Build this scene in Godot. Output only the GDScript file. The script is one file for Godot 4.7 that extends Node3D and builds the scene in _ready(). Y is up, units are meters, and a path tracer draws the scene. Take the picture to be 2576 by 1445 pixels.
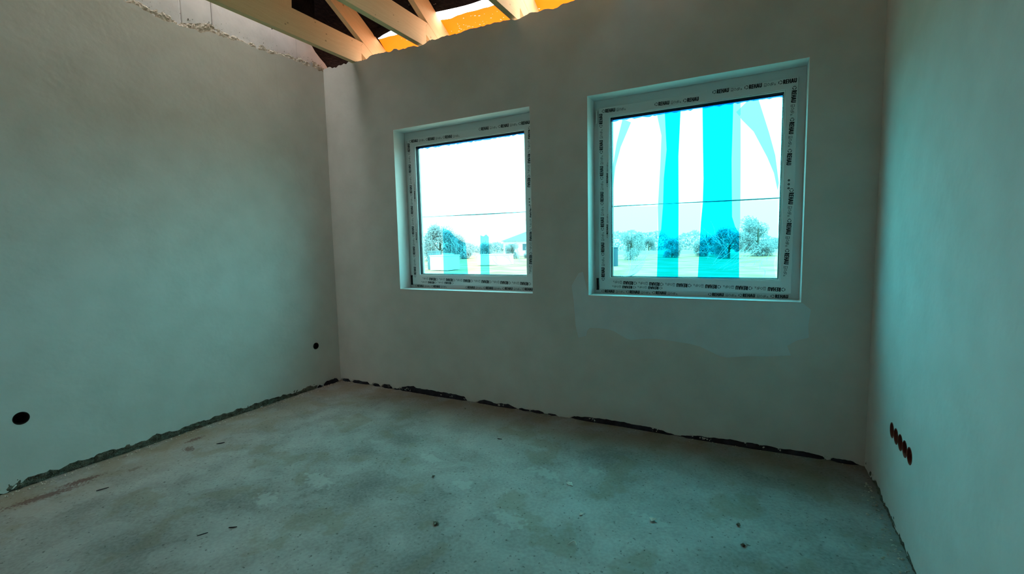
extends Node3D
# An unfinished room: plastered walls, two new windows, bare slab, open roof trusses.
# x runs along the window wall from the left corner, z from that wall into the room.

const W := 3.926          # width of the room
const DEEP := 4.6         # depth of the room
const TAN := 0.61         # roof pitch
const ROOF := 3.2         # height of the rafters' top plane at z = 0
const GROUND := -0.5

var mats := {}
var rng := RandomNumberGenerator.new()

func _ready() -> void:
	# ---- camera
	var cam := Camera3D.new()
	cam.name = "camera"
	cam.position = Vector3(3.4054, 1.2266, 2.9795)
	cam.rotation = Vector3(-0.0923, 0.4893, -0.0223)
	cam.keep_aspect = Camera3D.KEEP_HEIGHT
	cam.fov = rad_to_deg(2.0 * atan(722.5 / 1172.893))
	cam.near = 0.02
	cam.far = 500.0
	cam.current = true
	add_child(cam)
	# ---- overcast sky and exposure
	var we := WorldEnvironment.new()
	we.name = "environment"
	var e := Environment.new()
	e.background_mode = Environment.BG_SKY
	e.tonemap_mode = Environment.TONE_MAPPER_LINEAR
	e.tonemap_exposure = 1.0
	e.sdfgi_enabled = true
	e.ssao_enabled = true
	e.ssil_enabled = true
	var sm := ProceduralSkyMaterial.new()
	sm.sky_top_color = lin(1.0, 0.96, 0.93)
	sm.sky_horizon_color = lin(0.52, 0.52, 0.52)
	sm.sky_curve = 0.6
	sm.ground_horizon_color = lin(0.5, 0.5, 0.45)
	sm.ground_bottom_color = lin(0.4, 0.4, 0.36)
	sm.energy_multiplier = 11.1
	var sky := Sky.new()
	sky.sky_material = sm
	e.sky = sky
	we.environment = e
	add_child(we)
	# ---- the place
	rng.seed = 7
	make_materials()
	build_floor()
	build_wall_back()
	build_wall_left()
	build_wall_right()
	build_shell()
	build_window("window_1", 0.7625, 1.987)
	build_window("window_2", 2.397, 3.612)
	build_roof()
	build_trusses()
	build_sockets()
	build_edges()
	build_debris()
	build_outside()

# ---------------------------------------------------------------- helpers
func lin(r: float, g: float, b: float, a := 1.0) -> Color:
	var c := Color(r, g, b).linear_to_srgb()
	c.a = a
	return c

func plain(r: float, g: float, b: float, rough := 0.9) -> StandardMaterial3D:
	var m := StandardMaterial3D.new()
	m.albedo_color = lin(r, g, b)
	m.roughness = rough
	m.metallic_specular = 0.3
	return m

func tint(r: float, g: float, b: float) -> StandardMaterial3D:
	var m := StandardMaterial3D.new()
	m.albedo_color = lin(r, g, b, 0.0)
	m.roughness = 0.0
	m.refraction_enabled = true
	m.refraction_scale = 0.0005
	m.transparency = BaseMaterial3D.TRANSPARENCY_ALPHA
	return m

func noise(freq: float, sd: int, oct := 4) -> FastNoiseLite:
	var n := FastNoiseLite.new()
	n.noise_type = FastNoiseLite.TYPE_SIMPLEX_SMOOTH
	n.seed = sd
	n.frequency = freq
	n.fractal_octaves = oct
	return n

func noise_tex(size: int, freq: float, sd: int, a: Color, b: Color, oct := 4) -> NoiseTexture2D:
	var t := NoiseTexture2D.new()
	t.width = size
	t.height = size
	t.seamless = true
	t.noise = noise(freq, sd, oct)
	var g := Gradient.new()
	g.offsets = PackedFloat32Array([0.15, 0.85])
	g.colors = PackedColorArray([a, b])
	t.color_ramp = g
	return t

func rough(m: StandardMaterial3D, a: Color, b: Color, scale: float, sd: int, bump := 0.1, oct := 5) -> StandardMaterial3D:
	m.albedo_color = Color.WHITE
	m.albedo_texture = noise_tex(512, 0.012, sd, a, b, oct)
	m.uv1_triplanar = true
	m.uv1_world_triplanar = true
	m.uv1_scale = Vector3.ONE * scale
	m.heightmap_enabled = true
	m.heightmap_texture = noise_tex(512, 0.06, sd + 1, Color.BLACK, Color.WHITE, 4)
	m.heightmap_scale = bump
	return m

func make_materials() -> void:
	mats.plaster = rough(plain(1, 1, 1, 0.95), lin(0.64, 0.625, 0.58), lin(0.70, 0.685, 0.64), 0.55, 11, 0.06)
	mats.patch = rough(plain(1, 1, 1, 0.95), lin(0.66, 0.74, 0.75), lin(0.71, 0.79, 0.80), 0.9, 17, 0.05)
	mats.block = rough(plain(1, 1, 1, 0.97), lin(0.80, 0.78, 0.79), lin(0.87, 0.85, 0.86), 1.2, 21, 0.03)
	mats.mortar = rough(plain(1, 1, 1, 0.98), lin(0.40, 0.34, 0.26), lin(0.78, 0.73, 0.63), 5.0, 25, 0.6)
	mats.cement = rough(plain(1, 1, 1, 0.98), lin(0.10, 0.10, 0.075), lin(0.24, 0.24, 0.19), 4.0, 29, 0.8)
	mats.masonry = plain(0.5, 0.46, 0.4, 0.95)
	mats.bitumen = rough(plain(1, 1, 1, 0.5), lin(0.012, 0.013, 0.02), lin(0.03, 0.032, 0.045), 3.0, 33, 0.2)
	mats.foil = rough(plain(1, 1, 1, 0.6), lin(0.004, 0.004, 0.0045), lin(0.010, 0.0095, 0.011), 1.0, 37, 0.5)
	mats.foil.metallic_specular = 0.12
	mats.reveal = plain(0.88, 0.88, 0.87, 0.8)
	mats.pvc = plain(0.74, 0.76, 0.76, 0.4)
	mats.bead = plain(0.82, 0.84, 0.84, 0.3)
	mats.gasket = plain(0.012, 0.014, 0.022, 0.6)
	mats.ink = plain(0.012, 0.015, 0.018, 0.8)
	mats.ink_pale = plain(0.09, 0.11, 0.11, 0.8)
	mats.metal = plain(0.35, 0.36, 0.36, 0.4)
	mats.metal.metallic = 0.8
	mats.glass = tint(0.18, 0.95, 1.0)
	mats.glass_clear = tint(0.32, 0.95, 0.97)
	mats.film = tint(0.003, 0.60, 0.90)
	mats.film_pale = tint(0.27, 0.85, 0.85)
	mats.film_mid = tint(0.14, 0.74, 0.92)
	mats.film_faint = tint(0.72, 0.95, 0.97)
	mats.crease = plain(0.8, 0.9, 0.9, 0.6)
	mats.crease.backlight_enabled = true
	mats.crease.backlight = Color(0.9, 1, 1)
	mats.film_blue = tint(0.03, 0.09, 0.30)
	mats.orange = plain(0.75, 0.19, 0.005, 0.6)
	mats.orange.backlight_enabled = true
	mats.orange.backlight = lin(0.36, 0.058, 0.002)
	mats.socket_dark = plain(0.02, 0.018, 0.016, 0.7)
	mats.socket_red = plain(0.16, 0.035, 0.02, 0.6)
	mats.rim = plain(0.6, 0.58, 0.52, 0.8)
	mats.leaf = plain(0.27, 0.24, 0.25, 1.0)
	mats.leaf.backlight_enabled = true
	mats.leaf.backlight = lin(0.26, 0.23, 0.24)
	mats.wood = StandardMaterial3D.new()
	mats.wood.albedo_texture = ImageTexture.create_from_image(wood_image())
	mats.wood.roughness = 0.75
	mats.wood.metallic_specular = 0.3
	mats.plate = plain(0.55, 0.55, 0.55, 0.35)
	mats.plate.metallic = 0.9

func wood_image() -> Image:
	var w := 1024
	var h := 256
	var im := Image.create(w, h, false, Image.FORMAT_RGB8)
	var n := noise(1.0, 91, 4)
	var knots := []
	var r := RandomNumberGenerator.new()
	r.seed = 5
	for i in 46:
		knots.append(Vector3(r.randf() * w, r.randf() * h, r.randf_range(1.0, 2.4)))
	for y in h:
		for x in w:
			var bend := n.get_noise_2d(x * 0.004, y * 0.01) * 14.0
			var g := n.get_noise_2d(x * 0.006, (y + bend) * 0.16) * 0.5 + n.get_noise_2d(x * 0.02, (y + bend) * 0.55) * 0.3
			var c := Vector3(0.78, 0.60, 0.34).lerp(Vector3(0.68, 0.48, 0.25), clampf(0.45 + g * 0.8, 0.0, 1.0))
			for k: Vector3 in knots:
				var dx := (x - k.x) * 0.85
				var dy := y - k.y
				var d := dx * dx + dy * dy
				if d < k.z * k.z * 9.0:
					var t := exp(-d / (k.z * k.z) * 1.1)
					c = c.lerp(Vector3(0.13, 0.065, 0.03), t * 0.9)
			im.set_pixel(x, y, lin(c.x, c.y, c.z))
	return im

func new_st() -> SurfaceTool:
	var st := SurfaceTool.new()
	st.begin(Mesh.PRIMITIVE_TRIANGLES)
	return st

func tri(st: SurfaceTool, a: Vector3, b: Vector3, c: Vector3, n: Vector3, ua := Vector2.ZERO, ub := Vector2.ZERO, uc := Vector2.ZERO) -> void:
	if (b - a).cross(c - a).dot(n) > 0.0:
		var t := b
		b = c
		c = t
		var u := ub
		ub = uc
		uc = u
	for p in [[a, ua], [b, ub], [c, uc]]:
		st.set_normal(n)
		st.set_uv(p[1])
		st.add_vertex(p[0])

func quad(st: SurfaceTool, a: Vector3, b: Vector3, c: Vector3, d: Vector3, n: Vector3, u := [Vector2.ZERO, Vector2.ZERO, Vector2.ZERO, Vector2.ZERO]) -> void:
	tri(st, a, b, c, n, u[0], u[1], u[2])
	tri(st, a, c, d, n, u[0], u[2], u[3])

# A polygon (u, v) pushed from depth d0 to d1 (the outward face is at d0): m.x gives u, m.y gives v, m.z gives depth.
func extrude(st: SurfaceTool, poly: PackedVector2Array, m: Basis, at: Vector3, d0: float, d1: float, uv_dir := Vector2(1, 0), uv_scale := 1.0, uv_off := Vector2.ZERO) -> void:
	var ids := Geometry2D.triangulate_polygon(poly)
	var p := func(q: Vector2, d: float) -> Vector3: return at + m.x * q.x + m.y * q.y + m.z * d
	var uv := func(q: Vector2) -> Vector2: return Vector2(q.dot(uv_dir), q.dot(Vector2(-uv_dir.y, uv_dir.x))) * Vector2(uv_scale / 2.4, uv_scale / 0.5) + uv_off
	var sgn := 1.0 if d0 > d1 else -1.0
	for i in range(0, ids.size(), 3):
		var a := poly[ids[i]]
		var b := poly[ids[i + 1]]
		var c := poly[ids[i + 2]]
		tri(st, p.call(a, d0), p.call(b, d0), p.call(c, d0), m.z * sgn, uv.call(a), uv.call(b), uv.call(c))
		tri(st, p.call(a, d1), p.call(b, d1), p.call(c, d1), -m.z * sgn, uv.call(a), uv.call(b), uv.call(c))
	var ccw := not Geometry2D.is_polygon_clockwise(poly)
	for i in poly.size():
		var a := poly[i]
		var b := poly[(i + 1) % poly.size()]
		var t := (b - a).normalized()
		var n2 := Vector2(t.y, -t.x) if ccw else Vector2(-t.y, t.x)
		var n := (m.x * n2.x + m.y * n2.y).normalized()
		var k := Vector2(0, absf(d1 - d0) / 0.5)
		quad(st, p.call(a, d0), p.call(b, d0), p.call(b, d1), p.call(a, d1), n, [uv.call(a), uv.call(b), uv.call(b) + k, uv.call(a) + k])

const XY := Basis(Vector3(1, 0, 0), Vector3(0, 1, 0), Vector3(0, 0, 1))   # back wall: u = x, v = y, depth = z
const ZY := Basis(Vector3(0, 0, 1), Vector3(0, 1, 0), Vector3(1, 0, 0))   # side walls: u = z, v = y, depth = x

func box(st: SurfaceTool, lo: Vector3, hi: Vector3) -> void:
	var bv := minf(0.0025, minf(hi.x - lo.x, minf(hi.y - lo.y, hi.z - lo.z)) * 0.2)
	bevel_box(st, lo, hi, bv)

func bevel_box(st: SurfaceTool, lo: Vector3, hi: Vector3, bv: float, xf := Transform3D()) -> void:
	var c := (lo + hi) * 0.5
	var h := (hi - lo) * 0.5
	var dirs := [Vector3.RIGHT, Vector3.UP, Vector3.BACK]
	for ax in 3:
		for s in [-1.0, 1.0]:
			var n: Vector3 = dirs[ax] * s
			var u: Vector3 = dirs[(ax + 1) % 3]
			var v: Vector3 = dirs[(ax + 2) % 3]
			var o: Vector3 = c + n * absf(h.dot(dirs[ax]))
			var hu := u * (h[(ax + 1) % 3] - bv)
			var hv := v * (h[(ax + 2) % 3] - bv)
			quad(st, xf * (o - hu - hv), xf * (o + hu - hv), xf * (o + hu + hv), xf * (o - hu + hv), xf.basis * n)
	if bv <= 0.0:
		return
	for ax in 3:      # bevels along each axis
		var b1 := (ax + 1) % 3
		var b2 := (ax + 2) % 3
		for s in [-1.0, 1.0]:
			for t in [-1.0, 1.0]:
				var l: Vector3 = dirs[ax] * (h[ax] - bv)
				var p1: Vector3 = c + dirs[b1] * s * h[b1] + dirs[b2] * t * (h[b2] - bv)
				var p2: Vector3 = c + dirs[b1] * s * (h[b1] - bv) + dirs[b2] * t * h[b2]
				quad(st, xf * (p1 - l), xf * (p1 + l), xf * (p2 + l), xf * (p2 - l), (xf.basis * (dirs[b1] * s + dirs[b2] * t)).normalized())
	for sx in [-1.0, 1.0]:
		for sy in [-1.0, 1.0]:
			for sz in [-1.0, 1.0]:
				var k := Vector3(sx, sy, sz)
				var q := c + h * k
				tri(st, xf * (q - Vector3(0, sy, sz) * bv), xf * (q - Vector3(sx, 0, sz) * bv), xf * (q - Vector3(sx, sy, 0) * bv), (xf.basis * k).normalized())

func obj(called: String, st: SurfaceTool, m: Material, parent: Node = self, kind := "") -> MeshInstance3D:
	var o := MeshInstance3D.new()
	o.name = numbered(called) if parent == self else called
	o.mesh = st.commit()
	o.material_override = m
	if kind:
		o.set_meta("kind", kind)
	parent.add_child(o, true)
	return o

var taken := {}
func numbered(called: String) -> String:
	var k: int = taken.get(called, 0)
	taken[called] = k + 1
	return called if k == 0 else "%s_%03d" % [called, k]

func thing(called: String, label: String, category: String, at := Vector3.ZERO, group := "") -> Node3D:
	var o := Node3D.new()
	o.name = numbered(called)
	o.position = at
	add_child(o)
	return tag(o, label, category, group)

func tag(o: Node3D, label: String, category: String, group := "") -> Node3D:
	o.set_meta("label", label)
	o.set_meta("category", category)
	if group:
		o.set_meta("group", group)
	return o

const SETTING := {
	"floor": ["bare stained concrete floor strewn with grit and plaster flakes", "floor"],
	"wall_back": ["smooth grey plastered wall holding both windows, ragged along its top", "wall"],
	"wall_left": ["plastered left wall with bare white blocks above a ragged mortar line", "wall"],
	"wall_right": ["plastered right wall tinted teal, with a row of five wall boxes", "wall"],
	"window_1": ["white unfinished window on the left, clear above with blue film only low down", "window"],
	"window_2": ["white unfinished window on the right with two tall strips of blue film", "window"],
}

func setting(called: String) -> Node3D:
	var o := Node3D.new()
	o.name = called
	o.set_meta("kind", "structure")
	if SETTING.has(called):
		tag(o, SETTING[called][0], SETTING[called][1])
	add_child(o)
	return o

func curve(pts: Array, x: float) -> float:       # pts: [x, y, x, y ...]
	if x <= pts[0]:
		return pts[1]
	for i in range(2, pts.size(), 2):
		if x <= pts[i]:
			var t: float = (x - pts[i - 2]) / maxf(pts[i] - pts[i - 2], 1e-6)
			return lerpf(pts[i - 1], pts[i + 1], t)
	return pts[-1]

func tube(st: SurfaceTool, pts: Array, radii: Array, sides := 6) -> void:
	for i in pts.size() - 1:
		var a: Vector3 = pts[i]
		var b: Vector3 = pts[i + 1]
		var d := (b - a).normalized()
		var u := d.cross(Vector3.UP if absf(d.y) < 0.9 else Vector3.RIGHT).normalized()
		var v := d.cross(u)
		for k in sides:
			var a0 := TAU * k / sides
			var a1 := TAU * (k + 1) / sides
			var n0 := u * cos(a0) + v * sin(a0)
			var n1 := u * cos(a1) + v * sin(a1)
			quad(st, a + n0 * radii[i], a + n1 * radii[i], b + n1 * radii[i + 1], b + n0 * radii[i + 1], (n0 + n1).normalized())

# ---------------------------------------------------------------- floor
func build_floor() -> void:
	var o := setting("floor")
	var st := new_st()
	var hn := noise(0.9, 3, 3)
	var nx := 60
	var nz := 70
	var x0 := -0.02
	var z0 := -0.02
	var dx := (W + 0.04) / nx
	var dz := (DEEP + 0.04) / nz
	var p := func(i: int, j: int) -> Vector3:
		var x := x0 + i * dx
		var z := z0 + j * dz
		return Vector3(x, hn.get_noise_2d(x * 2.0, z * 2.0) * 0.006, z)
	for i in nx + 1:
		for j in nz + 1:
			var q: Vector3 = p.call(i, j)
			st.set_uv(Vector2(float(i) / nx, float(j) / nz))
			st.add_vertex(q)
	for i in nx:
		for j in nz:
			var a := i * (nz + 1) + j
			var b := a + nz + 1
			for k in [a, b, a + 1, a + 1, b, b + 1]:
				st.add_index(k)
	st.generate_normals()
	var m := StandardMaterial3D.new()
	m.roughness = 0.85
	m.metallic_specular = 0.3
	m.albedo_texture = ImageTexture.create_from_image(floor_image())
	m.heightmap_enabled = true
	m.heightmap_texture = noise_tex(512, 0.03, 66, Color.BLACK, Color.WHITE, 5)
	m.heightmap_scale = 0.15
	m.texture_repeat = true
	obj("concrete_surface", st, m, o)
	var s2 := new_st()
	box(s2, Vector3(-0.3, -0.2, -0.3), Vector3(W + 0.3, -0.012, DEEP + 0.3))
	obj("slab", s2, mats.cement, o)

func ellipse(im: Image, cx: float, cz: float, rx: float, rz: float, ang: float, col: Vector3, amt: float, sd: int, fr := 60.0) -> void:
	var w := im.get_width()
	var h := im.get_height()
	var n := noise(fr, sd, 3)
	var R := maxf(rx, rz) * 1.5
	for j in range(maxi(0, int((cz - R) / (DEEP + 0.04) * h)), mini(h, int((cz + R) / (DEEP + 0.04) * h))):
		for i in range(maxi(0, int((cx - R) / (W + 0.04) * w)), mini(w, int((cx + R) / (W + 0.04) * w))):
			var x := (i + 0.5) / w * (W + 0.04) - 0.02 - cx
			var z := (j + 0.5) / h * (DEEP + 0.04) - 0.02 - cz
			var u := (x * cos(ang) + z * sin(ang)) / rx
			var v := (-x * sin(ang) + z * cos(ang)) / rz
			var t := 1.0 - sqrt(u * u + v * v) + n.get_noise_2d(x, z) * 0.9
			if t > 0.0:
				var c := im.get_pixel(i, j).srgb_to_linear()
				var k := clampf(t * 3.0, 0.0, 1.0) * amt
				im.set_pixel(i, j, lin(lerpf(c.r, col.x, k), lerpf(c.g, col.y, k), lerpf(c.b, col.z, k)))

func floor_image() -> Image:
	var w := 1700
	var h := 2000
	var big := noise(0.0024, 41, 4).get_image(w, h)
	var mid := noise(0.008, 42, 5).get_image(w, h)
	var fine := noise(0.11, 43, 4).get_image(w, h)
	var spl := noise(0.006, 44, 6).get_image(w, h)
	var drk := noise(0.085, 46, 3).get_image(w, h)
	for im in [big, mid, fine, spl, drk]:
		im.convert(Image.FORMAT_L8)
	var b := big.get_data()
	var m := mid.get_data()
	var f := fine.get_data()
	var s := spl.get_data()
	var d := drk.get_data()
	var out := PackedByteArray()
	out.resize(w * h * 3)
	var curve_ := PackedByteArray()        # linear to sRGB bytes
	curve_.resize(1025)
	for i in 1025:
		curve_[i] = int(lin(i / 1024.0, 0, 0).r * 255.0)
	for i in w * h:
		var x := i % w
		@warning_ignore("integer_division")
		var z := i / w
		var vb := b[i] / 255.0
		var vm := m[i] / 255.0
		var vf := f[i] / 255.0
		var v := 0.225 + 0.14 * vb + 0.13 * (vm - 0.5) + 0.11 * (vf - 0.5)
		var vs := s[i] / 255.0
		var r := v
		var g := v * 0.985
		var bl := v * 0.92
		if vs > 0.60:                        # pale cement splashes
			var k := minf((vs - 0.60) * 14.0, 1.0) * 0.27
			r = lerpf(r, 0.42, k)
			g = lerpf(g, 0.43, k)
			bl = lerpf(bl, 0.41, k)
		elif vs < 0.36:                      # sandy damp stains
			var k := minf((0.36 - vs) * 8.0, 1.0) * 0.4
			r = lerpf(r, 0.21, k)
			g = lerpf(g, 0.18, k)
			bl = lerpf(bl, 0.12, k)
		var vd := d[i] / 255.0
		if vd > 0.79:                        # dark specks
			var k := clampf(1.0 - (vd - 0.79) * 9.0, 0.40, 1.0)
			r *= k
			g *= k
			bl *= k
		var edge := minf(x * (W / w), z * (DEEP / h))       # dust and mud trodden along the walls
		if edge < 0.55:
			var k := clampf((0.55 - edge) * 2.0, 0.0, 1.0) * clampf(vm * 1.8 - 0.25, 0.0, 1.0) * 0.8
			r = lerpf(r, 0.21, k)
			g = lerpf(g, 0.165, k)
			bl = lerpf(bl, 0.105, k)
		out[i * 3] = curve_[clampi(int(r * 1024.0), 0, 1024)]
		out[i * 3 + 1] = curve_[clampi(int(g * 1024.0), 0, 1024)]
		out[i * 3 + 2] = curve_[clampi(int(bl * 1024.0), 0, 1024)]
	var im := Image.create_from_data(w, h, false, Image.FORMAT_RGB8, out)
	# reddish brick dust by the left wall
	var red := Vector3(0.11, 0.05, 0.04)
	ellipse(im, 0.218, 2.101, 0.16, 0.035, 1.75, red, 0.75, 1)
	ellipse(im, 0.194, 1.95, 0.10, 0.03, 1.75, red, 0.8, 2)
	ellipse(im, 0.294, 1.463, 0.05, 0.03, 0.3, red, 0.7, 3)
	ellipse(im, 0.164, 1.36, 0.06, 0.025, 1.5, red, 0.7, 4)
	ellipse(im, 0.30, 1.75, 0.04, 0.02, 1.5, red, 0.4, 5)
	# worn grooves
	var dk := Vector3(0.075, 0.07, 0.055)
	for q in [[0.407, 2.312, 0.70, 2.19], [0.70, 2.19, 1.009, 2.068], [0.826, 1.71, 0.93, 1.80], [0.80, 1.95, 0.80, 1.72], [1.03, 0.62, 1.45, 1.02], [1.45, 1.02, 1.70, 1.12], [1.62, 1.30, 1.52, 1.60]]:
		for k in 70:
			var t := k / 69.0
			var wob := sin(k * 0.23 + q[0] * 40.0) * 0.012 + sin(k * 0.61) * 0.004
			ellipse(im, lerpf(q[0], q[2], t) + wob, lerpf(q[1], q[3], t) + wob, 0.006 + 0.004 * sin(k * 0.37), 0.006, 0.0, dk, 0.32 + 0.2 * sin(k * 0.19), k, 120.0)
	# splashes of set mortar
	var pale := Vector3(0.42, 0.43, 0.40)
	for q in [[2.086, 1.085, 0.07, 0.04], [1.36, 1.38, 0.12, 0.05], [3.02, 0.98, 0.09, 0.035], [2.42, 0.80, 0.10, 0.04], [1.75, 0.92, 0.08, 0.04], [2.65, 0.66, 0.05, 0.03], [1.28, 1.62, 0.08, 0.05], [2.45, 1.25, 0.09, 0.05]]:
		ellipse(im, q[0], q[1], q[2], q[3], 0.3, pale, 0.55, int(q[0] * 100.0), 25.0)
	return im

# ---------------------------------------------------------------- walls
# ragged lower edge of the plaster on the back wall: height by x (zero where it runs down to the slab)
const BACK_LOW := [0.0, 0.012, 0.02, 0.030, 0.10, 0.024, 0.115, 0.008, 0.14, 0.010, 0.15, 0.028, 0.34, 0.026, 0.36, 0.006, 0.385, 0.008, 0.40, 0.026, 0.47, 0.022, 0.485, 0.004, 0.50, 0.012, 0.52, 0.034, 0.60, 0.032, 0.625, 0.010, 0.69, 0.012, 0.71, 0.030, 0.86, 0.055, 0.89, 0.040, 0.97, 0.042, 1.24, 0.042, 1.37, 0.034, 1.395, 0.006, 1.47, 0.002, 1.50, 0.016, 1.545, 0.034, 1.62, 0.030, 1.64, 0.018, 1.68, 0.022, 1.76, 0.030, 1.83, 0.012, 1.855, 0.016, 1.94, 0.012, 1.95, 0.016, 2.05, 0.014, 2.06, 0.004, 2.085, 0.008, 2.15, 0.010, 2.16, 0.001, 2.25, 0.001, 2.28, 0.018, 2.475, 0.034, 2.64, 0.032, 2.79, 0.026, 2.89, 0.018, 2.95, 0.003, 2.99, 0.003, 3.03, 0.016, 3.19, 0.026, 3.29, 0.032, 3.44, 0.028, 3.53, 0.026, 3.64, 0.028, 3.745, 0.022, 3.755, 0.002, 3.767, 0.002, 3.775, 0.020, 3.87, 0.018, 3.905, 0.006, 3.926, 0.004]
# ragged top, by x
const BACK_TOP := [0.0, 2.775, 0.08, 2.787, 0.10, 2.775, 0.155, 2.767, 0.19, 2.777, 0.215, 2.773, 0.25, 2.783, 0.28, 2.774, 0.33, 2.790, 0.37, 2.776, 0.436, 2.766, 0.52, 2.768, 0.55, 2.785, 0.60, 2.786, 0.66, 2.778, 0.72, 2.780, 0.78, 2.772, 0.80, 2.782, 0.86, 2.770, 0.97, 2.768, 1.05, 2.758, 1.10, 2.756, 1.15, 2.774, 1.22, 2.769, 1.30, 2.774, 1.41, 2.766, 1.52, 2.774, 1.60, 2.768, 1.72, 2.772, 1.83, 2.762, 1.87, 2.756, 1.917, 2.750, 1.96, 2.762, 2.02, 2.770, 2.08, 2.760, 2.12, 2.768, 2.17, 2.754, 2.22, 2.762, 2.30, 2.775, 2.36, 2.768, 2.5, 2.776, 2.8, 2.765, 3.1, 2.775, 3.5, 2.766, 3.926, 2.772]

func edge_points(pts: Array, a: float, b: float, step: float, jitter: float, sd: int) -> PackedVector2Array:
	var n := noise(14.0, sd, 4)
	var xs := [a]
	var x := a + step
	while x < b - step * 0.4:
		xs.append(x)
		x += step
	xs.append(b)
	var out := PackedVector2Array()
	for q: float in xs:
		out.append(Vector2(q, curve(pts, q) + n.get_noise_1d(q) * jitter))
	return out

func build_wall_back() -> void:
	var o := setting("wall_back")
	var cols := [[0.0, 0.7625, false], [0.7625, 1.987, true], [1.987, 2.397, false], [2.397, 3.612, true], [3.612, W, false]]
	var pl := new_st()
	var ms := new_st()
	for c in cols:
		var low := edge_points(BACK_LOW, c[0], c[1], 0.012, 0.007, 8)
		for i in low.size():
			low[i].y = maxf(low[i].y, -0.004)
		var top := edge_points(BACK_TOP, c[0], c[1], 0.014, 0.010, 9)
		top.reverse()
		var y0 := 0.8713
		var y1 := 2.165
		if c[2]:
			var p := low.duplicate()
			p.append(Vector2(c[1], y0))
			p.append(Vector2(c[0], y0))
			extrude(pl, p, XY, Vector3.ZERO, 0.0, -0.014)
			p = PackedVector2Array([Vector2(c[0], y1), Vector2(c[1], y1)])
			p.append_array(top)
			extrude(pl, p, XY, Vector3.ZERO, 0.0, -0.014)
			extrude(ms, PackedVector2Array([Vector2(c[0], -0.02), Vector2(c[1], -0.02), Vector2(c[1], y0), Vector2(c[0], y0)]), XY, Vector3.ZERO, -0.014, -0.21)
			extrude(ms, PackedVector2Array([Vector2(c[0], y1), Vector2(c[1], y1), Vector2(c[1], 2.745), Vector2(c[0], 2.745)]), XY, Vector3.ZERO, -0.014, -0.21)
		else:
			var p := low.duplicate()
			p.append_array(top)
			extrude(pl, p, XY, Vector3.ZERO, 0.0, -0.014)
			extrude(ms, PackedVector2Array([Vector2(c[0], -0.02), Vector2(c[1], -0.02), Vector2(c[1], 2.745), Vector2(c[0], 2.745)]), XY, Vector3.ZERO, -0.014, -0.21)
	obj("masonry", ms, mats.plaster, o)
	obj("plaster", pl, mats.plaster, o)
	# the paler patch of fresh filler below the right window
	var pts := PackedVector2Array([Vector2(2.40, 0.868), Vector2(2.36, 1.03), Vector2(2.33, 1.02), Vector2(2.293, 0.959), Vector2(2.279, 0.932), Vector2(2.292, 0.84), Vector2(2.30, 0.742), Vector2(2.305, 0.66), Vector2(2.324, 0.578), Vector2(2.38, 0.596), Vector2(2.388, 0.63), Vector2(2.406, 0.652), Vector2(2.47, 0.654), Vector2(2.532, 0.65), Vector2(2.571, 0.64), Vector2(2.611, 0.618), Vector2(2.655, 0.597), Vector2(2.689, 0.590), Vector2(2.76, 0.605), Vector2(2.839, 0.610), Vector2(2.94, 0.604), Vector2(3.039, 0.595), Vector2(3.10, 0.582), Vector2(3.163, 0.555), Vector2(3.21, 0.534), Vector2(3.25, 0.529), Vector2(3.355, 0.548), Vector2(3.46, 0.556), Vector2(3.572, 0.572), Vector2(3.552, 0.626), Vector2(3.60, 0.66), Vector2(3.653, 0.679), Vector2(3.648, 0.75), Vector2(3.658, 0.833), Vector2(3.62, 0.868)])
	var st := new_st()
	extrude(st, pts, XY, Vector3.ZERO, 0.0018, -0.002)
	obj("filler_patch", st, mats.patch, o).set_meta("label", "paler patch of fresh filler below the right window")

func half_circle(cx: float, cy: float, r: float, left: bool, down: bool) -> PackedVector2Array:
	var out := PackedVector2Array()
	for i in 13:
		var t := PI * i / 12.0
		var s := -1.0 if left else 1.0
		out.append(Vector2(cx + s * sin(t) * r, cy + (cos(t) if down else -cos(t)) * r))
	return out

# A wall face with round holes cut in it: columns that meet at the holes' centres. low / top: callables of u giving edge points.
func holed(st: SurfaceTool, u0: float, u1: float, holes: Array, r: float, low: Callable, top: Callable, m: Basis, at: Vector3, d0: float, d1: float) -> void:
	var cuts := [[u0, null]]
	for h in holes:
		cuts.append([h.x, h])
	cuts.append([u1, null])
	for i in cuts.size() - 1:
		var a: float = cuts[i][0]
		var b: float = cuts[i + 1][0]
		var p := PackedVector2Array()
		p.append_array(low.call(a, b))
		if cuts[i + 1][1] != null:
			p.append_array(half_circle(cuts[i + 1][1].x, cuts[i + 1][1].y, r, true, false))
		p.append_array(top.call(a, b))
		if cuts[i][1] != null:
			p.append_array(half_circle(cuts[i][1].x, cuts[i][1].y, r, false, true))
		extrude(st, p, m, at, d0, d1)

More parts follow.
